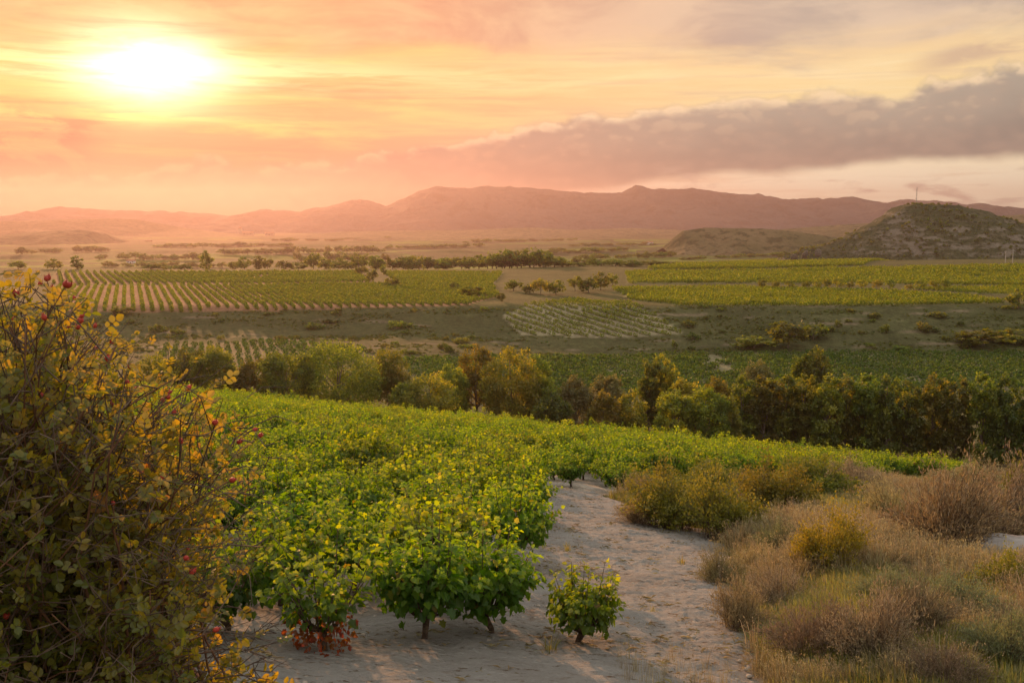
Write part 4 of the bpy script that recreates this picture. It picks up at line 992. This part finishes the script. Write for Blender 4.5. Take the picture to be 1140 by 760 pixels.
# ------------------------------------------------------------------ scrub on the right of the track
def bush_geo(hh, rad, stems, per, lsize, kind='dia', lean=0.9, width=1.0, dry=0.0, lo=0.25, stem_r=0.004, up=0.35):
    st = Geo(); lf = Geo(); ph1, ph2 = rng.uniform(0, 6.28, 2)
    for k in range(stems):
        a = rng.uniform(0, 2 * math.pi); sp = rng.uniform(0, 1) ** 0.6
        hm = 0.62 + 0.38 * math.sin(a * 2 + ph1) * math.sin(a * 3 + ph2) + 0.22 * rng.random(); hm *= 1.25 if rng.random() < 0.06 else 1
        b0 = np.array([math.cos(a), math.sin(a), 0]) * rad * 0.45 * rng.random()
        top = np.array([math.cos(a) * rad * sp, math.sin(a) * rad * sp, hh * hm * rng.uniform(0.75, 1.1) * (1 - lean * 0.55 * sp ** 2)])
        ctl = b0 * 0.5 + top * 0.4 + np.array([0, 0, hh * 0.28])
        t = np.linspace(0, 1, 5)[:, None]; c = (1 - t) ** 2 * b0 + 2 * t * (1 - t) * ctl + t * t * top
        c[0, 2] = -0.08
        tube(st, c, np.linspace(stem_r, stem_r * 0.35, 5), 3, rng.random(), 0.3, False)
        tt = rng.uniform(lo, 1.0, per)[:, None]
        b = (1 - tt) ** 2 * b0 + 2 * tt * (1 - tt) * ctl + tt * tt * top + rng.normal(0, 0.035, (per, 3)) * hh
        axis = unit(top - b0)
        al = unit(axis * up + rdir(per) * 0.8 + [0, 0, 0.25]); nr = rdir(per)
        leaves(lf, b, al, nr, rng.uniform(0.6, 1.4, per) * lsize, kind, np.clip(0.25 + 0.5 * tt[:, 0] + rng.normal(0, 0.2, per), 0, 1), np.clip(rng.random(per) * 1.4 - 1.2 + dry, 0, 1), width)
    return st, lf
def tuft_geo(hh, rad, n, width=0.006, droop=0.35, dry=0.5, heads=False):
    g = Geo()
    a = rng.uniform(0, 2 * math.pi, n); r0 = rad * 0.35 * np.sqrt(rng.random(n)); b = np.stack([r0 * np.cos(a), r0 * np.sin(a), np.full(n, -0.03)], 1)
    L = hh * rng.uniform(0.5, 1.0, n); sp = rng.uniform(0.05, 1, n) * rad
    dirh = np.stack([np.cos(a + rng.normal(0, .5, n)), np.sin(a + rng.normal(0, .5, n)), np.zeros(n)], 1)
    side = np.stack([-dirh[:, 1], dirh[:, 0], np.zeros(n)], 1) * (width * rng.uniform(0.6, 1.3, n))[:, None]
    V = []
    for t, wd in ((0, 1), (0.5, 0.8), (0.85, 0.45), (1.0, 0.05)):
        c = b + dirh * (sp * t ** 1.7)[:, None] + np.array([0, 0, 1.0]) * (L * (t - droop * t ** 3 * (sp / rad)))[:, None]
        V += [c - side * wd, c + side * wd]
    V = np.stack(V, 1); k = np.arange(n)[:, None] * 8
    P = np.concatenate([k + np.array([[0, 1, 3, 2]]) + 2 * i for i in range(3)])
    lr = np.repeat(rng.random(n), 8); ag = np.repeat(np.clip(rng.normal(dry, 0.3, n), 0, 1), 8)
    g.add(V.reshape(-1, 3), P); g.A[-1] = np.stack([lr, ag], 1)
    if heads:
        m = n // 3; tip = V[:m, 6]
        q = np.repeat(np.arange(m), 5)
        leaves(g, tip[q] + rng.normal(0, 0.012, (len(q), 3)) - [0, 0, 0.02], unit(dirh[q] * 0.4 + rdir(len(q)) * 0.4 + [0, 0, 0.8]), rdir(len(q)), rng.uniform(0.010, 0.022, len(q)), 'dia', rng.uniform(0.5, 1, len(q)), 0.1, 0.7)
    return g

BUSH = {}
def bushvar(key, n, mat, stem, **kw):
    BUSH[key] = []
    for _ in range(n):
        s, l = bush_geo(**kw); BUSH[key].append((s.mesh('stems', stem), l.mesh('foliage', mat)))
bushvar('broom', 3, M['broom'], M['twig'], hh=1.0, rad=0.75, stems=170, per=50, lsize=0.040, width=0.7)
bushvar('yellow', 2, M['yellow'], M['twig'], hh=1.0, rad=0.7, stems=150, per=55, lsize=0.034, width=0.7)
bushvar('dry', 3, M['dry'], M['twig'], hh=1.0, rad=0.85, stems=240, per=34, lsize=0.050, width=0.22, up=0.9, dry=0.3)
bushvar('mauve', 3, M['mauve'], M['twig'], hh=1.0, rad=0.9, stems=230, per=36, lsize=0.045, width=0.25, up=0.8, dry=0.3)
bushvar('sage', 2, M['sage'], M['twig'], hh=1.0, rad=0.95, stems=190, per=44, lsize=0.038, width=0.5, up=0.7)
bushvar('green', 2, M['broom'], M['twig'], hh=1.0, rad=0.9, stems=150, per=50, lsize=0.055, width=0.6)
BW = {'broom': 1.5, 'yellow': 1.4, 'dry': 1.7, 'mauve': 1.8, 'sage': 1.9, 'green': 1.8}
_bc = [0]
def put_bush(name, kind, u, v, wpx, hpx, label, group=None):
    p = at(u, v); m = math.hypot(p[0], p[1]) * math.sqrt(1 + (p[2] / math.hypot(p[0], p[1])) ** 2) / F
    k = _bc[0]; _bc[0] += 1
    s, l = BUSH[kind][k % len(BUSH[kind])]
    e = empty(name, (p[0], p[1], p[2] - 0.04), rng.uniform(0, 6.28), (wpx * m / BW[kind], wpx * m / BW[kind], hpx * m)); setp(e, label, 'bush', group)
    link(bpy.data.objects.new('stems', s), e); link(bpy.data.objects.new('foliage', l), e)
for (nm, kind, u, v, w, hp, lab) in [
    ('broom_bush', 'broom', 745, 590, 120, 78, 'large olive green broom bush at the edge of the track'), ('broom_bush', 'broom', 806, 602, 110, 88, 'dark olive broom bush right of the largest one'),
    ('broom_bush', 'broom', 862, 575, 110, 72, 'broom bush behind, third from the track'), ('broom_bush', 'broom', 780, 556, 120, 48, 'low broom bush at the back against the vines'), ('dry_bush', 'dry', 716, 586, 70, 50, 'tan dry bush hanging over the track bend'),
    ('broom_bush', 'green', 905, 552, 110, 46, 'green bush below the bright vine strip'), ('dry_bush', 'mauve', 955, 548, 90, 40, 'brown dry bush in front of the vine strip'), ('yellow_bush', 'yellow', 925, 640, 92, 86, 'yellow green upright bush in the middle of the scrub'),
    ('sage_bush', 'sage', 868, 618, 70, 46, 'grey green wispy bush left of the yellow green one'), ('dry_bush', 'dry', 1048, 622, 150, 108, 'big tan dry bush with arching stems'), ('dry_bush', 'mauve', 1110, 612, 120, 96, 'big pinkish dry bush at the right border'),
    ('dry_bush', 'dry', 990, 590, 70, 60, 'tan bush left of the big arching one'), ('green_bush', 'green', 1112, 664, 70, 52, 'dark green arching clump below the pale stone'), ('green_bush', 'green', 1135, 560, 36, 48, 'bright yellow green bush at the right border'),
    ('mauve_bush', 'mauve', 900, 738, 120, 84, 'grey mauve dry bush at the lower middle of the scrub'), ('mauve_bush', 'mauve', 968, 740, 120, 96, 'reddish mauve dry bush at the lower centre'), ('mauve_bush', 'mauve', 1015, 712, 110, 78, 'brown mauve bush behind the reddish one'),
    ('mauve_bush', 'mauve', 872, 680, 90, 56, 'pale mauve bush at the bend of the track'), ('dry_bush', 'dry', 826, 706, 80, 70, 'orange tan dry bush at the track edge'), ('dry_bush', 'dry', 800, 652, 62, 48, 'rusty dry tuft like bush at the track edge'), ('dry_bush', 'dry', 838, 640, 70, 40, 'pale tan bush behind the rusty one'),
    ('sage_bush', 'sage', 1062, 690, 110, 54, 'grey green bush in the middle right of the scrub'), ('sage_bush', 'sage', 1118, 745, 110, 76, 'blue grey green bush in the lower right corner'), ('mauve_bush', 'mauve', 1050, 768, 100, 60, 'mauve dry bush at the bottom border'),
    ('sage_bush', 'sage', 985, 672, 100, 44, 'grey green low bush below the yellow green one'), ('dry_bush', 'dry', 1080, 545, 90, 34, 'dry grass bush at the end of the vine strip'), ('dry_bush', 'dry', 1120, 535, 70, 26, 'pale dry bush behind the bright one at right')]:
    put_bush(nm, kind, u, v, w, hp, lab)

# grasses
dry_src = [source('dry_tuft', tuft_geo(0.55, 0.30, 60, 0.0045, 0.35, 0.35, True), M['dry']) for _ in range(4)]
wd_src = [source('weed_stalks', tuft_geo(0.6, 0.22, 12, 0.004, 0.15, 0.3, True), M['dry']) for _ in range(4)]
grn_src = [source('green_tuft', tuft_geo(0.35, 0.26, 70, 0.005, 0.5, 0.2), M['grass']) for _ in range(3)]
def grass_points(n, x0, x1, y0, y1, ok):
    y = y0 * (y1 / y0) ** rng.random(n); x = rng.uniform(x0, x1, n) * (y / y1 * 0.9 + 0.1)
    k = ok(x, y); x, y = x[k], y[k]
    return np.column_stack([x, y, h(x, y) - 0.02])
ok_dry = lambda x, y: (in_scrub(x, y) > 0.01 + 0.16 * rng.random(len(x))) & (np.abs(x) < y * 0.6 + 3) & ~inside(x, y, WV)
P = grass_points(52000, 0, 62, 6.0, 75, ok_dry); n = len(P)
mixd = fbm(P[:, 0] * 0.5, P[:, 1] * 0.5, 3) + rng.normal(0, 0.08, n)
gdens = mixd + 0.10 * sst(P[:, 1], 13, 9) < -0.08
scatter('dry_grass', 'tan dry grass covering the rough ground right of the track', 'grass', P[gdens], yaw(gdens.sum()) + rng.normal(0, .08, (gdens.sum(), 3)), (rng.uniform(0.6, 1.5, (gdens.sum(), 1)) * (1 + 0.9 * fbm(P[gdens][:, 0:1] / 3, P[gdens][:, 1:2] / 3, 3)) * (0.55 + 0.45 * sst(P[gdens][:, 1:2], 10, 16))) * np.ones((1, 3)), rng.integers(0, 4, gdens.sum()), dry_src)
scatter('green_grass', 'patches of green grass between the dry bushes', 'grass', P[~gdens], yaw((~gdens).sum()), rng.uniform(0.6, 1.3, ((~gdens).sum(), 1)) * np.ones((1, 3)), rng.integers(0, 3, (~gdens).sum()), grn_src)
# thin dry stalks at the front of the track
P = np.array([at(u, v) for u, v in zip(rng.uniform(690, 870, 110), rng.uniform(738, 790, 110))]); n = len(P)
scatter('dry_weeds', 'thin dry weed stalks at the front edge of the track', 'weeds', P, yaw(n), rng.uniform(0.35, 0.85, (n, 1)) * np.array([[0.6, 0.6, 1.0]]), rng.integers(0, 4, n), wd_src)
# bank in front of the vineyard end and under the camera
P = grass_points(2600, -9, 12, 1.2, 3.0, lambda x, y: y < 3.0); n = len(P)
P = P[np.hypot(P[:, 0], P[:, 1]) > 1.0]; n = len(P)
scatter('bank_grass', 'dry grass on the near bank below the viewpoint', 'grass', P, yaw(n), rng.uniform(0.10, 0.22, (n, 1)) * np.ones((1, 3)), rng.integers(0, 4, n), dry_src)

n = 1500; y = 8.3 * (31 / 8.3) ** rng.random(n); x = rng.uniform(-5, 5.4, n); k = (x < path_right(y) + 0.4) & (x > np.interp(y, VB_Y, VB_X) - 2.5) & (fbm(x * .7, y * .7, 3) + rng.normal(0, .1, n) + 0.25 * sst(x - path_right(y), -2.2, 0) > 0.02); x, y = x[k], y[k]; n = len(x)
lit_src = []
for _ in range(3):
    g = Geo(); q = 9; a = rng.uniform(0, 6.28, q); leaves(g, np.column_stack([rng.normal(0, .07, (q, 2)), rng.uniform(0, .02, q)]), np.stack([np.cos(a), np.sin(a), rng.uniform(-.05, .25, q)], 1), np.array([(0, 0, 1.0)] * q) + rng.normal(0, .4, (q, 3)), rng.uniform(0.05, 0.16, q), 'dia', None, 0.2, 0.16); lit_src.append(source('straw', g, M['dry']))
scatter('straw_litter', 'scraps of straw and dead leaves lying on the bare earth', 'litter', np.column_stack([x, y, h(x, y) + 0.09]), yaw(n), rng.uniform(0.5, 1.2, (n, 1)) * np.ones((1, 3)), rng.integers(0, 3, n), lit_src)
# weeds on the bare earth
for (u, v, s, lab) in [(612, 732, 0.30, 'small green weed left of the lone vine trunk'), (598, 612, 0.34, 'green weed tuft at the vine edge of the track'), (632, 618, 0.30, 'thin weed in the middle of the upper track'), (760, 632, 0.28, 'tiny weed near the right edge of the track'), (672, 708, 0.22, 'tiny dry weed right of the lone vine'), (728, 690, 0.22, 'tiny weed on the bare earth right of the lone vine')]:
    p = at(u, v); g = tuft_geo(s, s * 0.6, 26, 0.006, 0.4, 0.3); o = g.obj('weed', M['grass']); o.location = p + np.array([0, 0, 0.06]); setp(o, lab, 'weed')

# stones
def stone_geo(r, seed):
    d = rdir(0)
    bm_v = []; nu, nv = 12, 8
    g = Geo(); V = []
    for j in range(nv + 1):
        for i in range(nu):
            th = i / nu * 2 * math.pi; ph = j / nv * math.pi
            q = np.array([math.sin(ph) * math.cos(th), math.sin(ph) * math.sin(th), math.cos(ph)])
            f = 1 + 0.5 * fbm(np.array([q[0] * 1.5 + seed * 3.3 + q[2]]), np.array([q[1] * 1.5 + seed + q[2]]), 3)[0]
            V.append(q * f * r * np.array([1.3, 1.0, 0.6]))
    P = [(j * nu + i, j * nu + (i + 1) % nu, (j + 1) * nu + (i + 1) % nu, (j + 1) * nu + i) for j in range(nv) for i in range(nu)]
    g.add(V, P); return g
p = at(1128, 634); o = stone_geo(0.62, 3).obj('boulder', M['stone'], smooth=True); o.location = p + np.array([0, 0, 0.28]); setp(o, 'pale grey boulder half hidden in the dry bushes', 'boulder')
for u, v, r, lab in ((884, 287, 3.0, 'leftmost grey rock at the foot of the rocky hill'), (896, 284, 3.8, 'tall grey rock at the foot of the rocky hill'), (911, 281, 3.2, 'grey rock higher up the left foot of the rocky hill')):
    p = over(u, v, 960); o = stone_geo(r, u).obj('rock_outcrop', M['rock']); o.location = (p[0], p[1], max(p[2], hz(p[0], p[1]) + 1)); o.rotation_euler = (R(8), R(70), R(u * 7)); setp(o, lab, 'rock', 'rocks at the foot of the hill')
peb = [source('pebble', stone_geo(0.02, i), M['clod'], True) for i in range(4)]
n = 5200; y = 8.5 * (31 / 8.5) ** rng.random(n); x = rng.uniform(-5, 5.2, n); k = (x < path_right(y)) & (x > np.interp(y, VB_Y, VB_X) - 2.5); x, y = x[k], y[k]; n = len(x)
scatter('pebbles', 'pale pebbles and clods scattered over the bare earth', 'pebbles', np.column_stack([x, y, h(x, y) + 0.062]), yaw(n), (rng.uniform(0.3, 1.0, n) ** 3 * 1.6 + 0.25)[:, None] * np.ones((1, 3)), rng.integers(0, 4, n), peb)

# ------------------------------------------------------------------ the wild rose bush at the left
ENV = np.array([(-40, 300), (20, 308), (64, 308), (92, 336), (112, 366), (136, 388), (158, 402), (192, 422), (236, 462), (290, 470), (296, 500), (240, 560), (236, 620), (250, 690), (262, 735), (262, 790), (-60, 800), (-120, 500), (-100, 335)])
def rose():
    e = empty('wild_rose_bush', (-1.45, 3.0, -1.65)); setp(e, 'big tangled wild rose bush with red hips and yellowing leaves in the left foreground', 'rose bush')
    base = np.array([-1.45, 3.0, -1.75]); o3 = np.array(e.location)
    cane = Geo(); twig = Geo(); lf = Geo(); hips = []
    LB, LA, LN, LS, LR, LG = [], [], [], [], [], []
    def spray(b, ax, n5, sz, tone):
        """compound leaves: five leaflets on a short stalk"""
        for _ in range(n5):
            st = unit(ax * 0.4 + rdir(1)[0] * 0.9 + np.array([0, 0, 0.1])); nrm = unit(rdir(1)[0] * 0.7 + np.array([0, -0.35, 0.7]))
            sd = unit(np.cross(st, nrm)); L = sz * rng.uniform(1.7, 2.6)
            tube(twig, [b, b + st * L], [0.0010, 0.0007], 3, 0.5, 0, False)
            ton = np.clip(tone + rng.normal(0, 0.22), 0, 1); ag = max(0, rng.normal(-0.10, 0.45)) if tone > 0.62 else max(0, rng.normal(-0.8, 0.5))  # upper leaves take more orange-red, sun glow put into their colour
            for f, sgn in ((0.45, 1), (0.45, -1), (0.78, 1), (0.78, -1), (1.0, 0)):
                LB.append(b + st * L * f); LA.append(unit(st * (1.0 if sgn == 0 else 0.5) + sd * sgn * 0.85 + rdir(1)[0] * 0.2)); LN.append(unit(nrm + rdir(1)[0] * 0.45))
                LS.append(sz * rng.uniform(0.75, 1.2)); LR.append(np.clip(ton + rng.normal(0, 0.1), 0, 1)); LG.append(np.clip(ag + rng.normal(0, .08), 0, 0.9))
    n = 0
    while n < 560:
        u = rng.uniform(-120, 320); v = rng.uniform(262, 800)
        if not inside(np.array([u]), np.array([v]), ENV)[0]: continue
        if rng.random() < 0.35 and u > 150: continue
        dist = rng.uniform(2.35, 4.0)
        d = ray(u, v); tip = d * dist / math.hypot(d[0], d[1])
        b = base + np.array([rng.normal(0, .30), rng.normal(0, .30), 0])
        if tip[2] < b[2] + 0.15: continue
        n += 1
        L = np.linalg.norm(tip - b)
        ctl = b * 0.45 + tip * 0.55 + np.array([rng.normal(0, .10), rng.normal(0, .10), 0.07 * L]) + (np.array([-0.10, 0, 0.02]) * L)
        t = np.linspace(0, 1, 10)[:, None]; c = (1 - t) ** 2 * b + 2 * t * (1 - t) * ctl + t * t * tip
        c[1:-1] += rng.normal(0, 0.012, (8, 3))
        cu = 570 + F * c[:, 0] / (c[:, 1] * CP - c[:, 2] * SP); cv = 380 - F * (c[:, 2] * CP + c[:, 1] * SP) / (c[:, 1] * CP - c[:, 2] * SP)
        if ((cv > 500) & (cv < 800) & (cu > 258)).any(): continue
        if (380 - F * (c[:, 2] * CP + c[:, 1] * SP) / (c[:, 1] * CP - c[:, 2] * SP)).min() < 296: continue
        tube(cane, c, np.linspace(0.0062, 0.0014, 10) * rng.uniform(0.7, 1.2), 5)
        height = (tip[2] + 1.75) / 1.7
        # side twigs
        for k in range(int(rng.integers(8, 14))):
            q = rng.uniform(0.25, 0.98); i = min(8, int(q * 9)); f = q * 9 - i; p = c[i] * (1 - f) + c[i + 1] * f
            ax = unit(unit(c[i + 1] - c[i]) * 0.7 + rdir(1)[0] * 0.9 + np.array([0, 0, 0.2])); l = rng.uniform(0.07, 0.26)
            tw = np.array([p, p + ax * l * 0.5 + rng.normal(0, .01, 3), p + ax * l + np.array([0, 0, rng.normal(0.0, .03)])])
            if 380 - F * (tw[2][2] * CP + tw[2][1] * SP) / (tw[2][1] * CP - tw[2][2] * SP) < 298: continue
            tube(twig, tw, [0.0020, 0.0015, 0.0009], 4, 0.5, 0, False)
            tone = np.clip(0.16 + 0.85 * (height - 0.50) + 0.0016 * (u - 90), 0.06, 0.98)  # tone lightens with height, backlight painted into the leaves
            low = height < 0.45
            if rng.random() < (0.42 if low else 0.80):
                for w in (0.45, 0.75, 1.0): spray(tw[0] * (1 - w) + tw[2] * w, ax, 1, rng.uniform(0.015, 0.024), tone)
        if rng.random() < 0.9:
            for q in np.linspace(0.45, 1.0, 5):
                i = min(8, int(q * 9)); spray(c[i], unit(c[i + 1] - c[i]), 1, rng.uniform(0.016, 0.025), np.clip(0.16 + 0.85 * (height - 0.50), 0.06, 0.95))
        inner = inside(np.array([u + 38]), np.array([v - 26]), ENV)[0]
        if len(hips) < 74 and (not inner or rng.random() < 0.16) and height > 0.35: hips.append((c[-1], unit(c[-1] - c[-2])))
    # dead twig tangle low inside the bush and reaching out on the right
    for k in range(420):
        u = rng.uniform(-60, 300); v = rng.uniform(430, 800) if k % 4 else rng.uniform(500, 660)
        if not inside(np.array([min(u, 262)]), np.array([v]), ENV)[0] and u < 250: continue
        d = ray(u, v); q = d * rng.uniform(2.3, 3.5) / math.hypot(d[0], d[1])
        ax = unit(np.array([0.9, rng.normal(0, .5), rng.normal(0.30, .35)]) * (1 if rng.random() < 0.75 else -1)); l = rng.uniform(0.05, 0.17)
        m1 = q + rng.normal(0, 0.025, 3) + np.array([0, 0, 0.02])
        tube(twig, [q - ax * l * 0.5, q - ax * l * 0.2 + rng.normal(0, 0.014, 3), m1, q + ax * l * 0.5 + rng.normal(0, 0.03, 3)], [0.0018, 0.0016, 0.0012, 0.0006], 4, 0.5, 0, False)
        if rng.random() < 0.6:
            a2 = unit(ax + rdir(1)[0] * 0.8); tube(twig, [m1, m1 + a2 * l * 0.35], [0.0016, 0.0008], 3, 0.5, 0, False)
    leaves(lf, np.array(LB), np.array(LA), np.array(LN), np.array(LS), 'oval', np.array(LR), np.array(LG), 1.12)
    for g in (cane, twig, lf):
        for i in range(len(g.V)): g.V[i] = g.V[i] - o3
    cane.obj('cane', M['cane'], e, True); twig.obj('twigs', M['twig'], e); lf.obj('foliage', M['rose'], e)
    # hips
    hg = Geo(); r = 0.0075; prof = [(0.0, -1.25), (0.5, -1.1), (0.88, -0.5), (1.0, 0.1), (0.85, 0.7), (0.5, 1.1), (0.28, 1.25)]
    V = [(a * r * math.cos(t), a * r * math.sin(t), z * r) for a, z in prof for t in np.arange(8) / 8 * 2 * math.pi]
    hg.add(V, [(j * 8 + i, j * 8 + (i + 1) % 8, (j + 1) * 8 + (i + 1) % 8, (j + 1) * 8 + i) for j in range(6) for i in range(8)])
    sp = np.array([(0, 0, 1.2 * r)] * 5); aa = np.arange(5) / 5 * 2 * math.pi
    leaves(hg, sp, np.stack([np.cos(aa), np.sin(aa), np.full(5, 0.8)], 1), np.array([(0, 0, 1.0)] * 5) + rng.normal(0, .1, (5, 3)), 0.010, 'blade', 0.5, 0, 0.3)
    hm = hg.mesh('rose_hip', M['hip'], True)
    for p, ax in hips:
        for k in range(int(rng.integers(1, 3))):
            if k and rng.random() < 0.5: continue
            o = bpy.data.objects.new('rose_hip', hm); link(o, e)
            a = Vector(unit(ax + rdir(1)[0] * 0.6 + np.array([0, 0, .3]))); o.location = Vector(p - o3) + a * 0.012; o.rotation_euler = a.to_track_quat('Z', 'Y').to_euler()
            s = rng.uniform(0.75, 1.05); o.scale = (s, s, s)
rose()
# a low vine like bramble with yellow leaves at the foot of the rose bush
def bramble():
    p = np.array([-0.98, 3.15, 0]); z = hz(p[0], p[1]); e = empty('bramble', (p[0], p[1], z)); setp(e, 'low bramble with bright yellow green leaves at the foot of the rose bush', 'bramble')
    st, lf = bush_geo(0.55, 0.32, 40, 30, 0.026, 'oval', 0.8, 0.9, 0.1, 0.3, 0.003, 0.4)
    st.obj('stems', M['cane'], e); lf.obj('foliage', M['rose'], e)
bramble()
print('objects', len(bpy.data.objects))
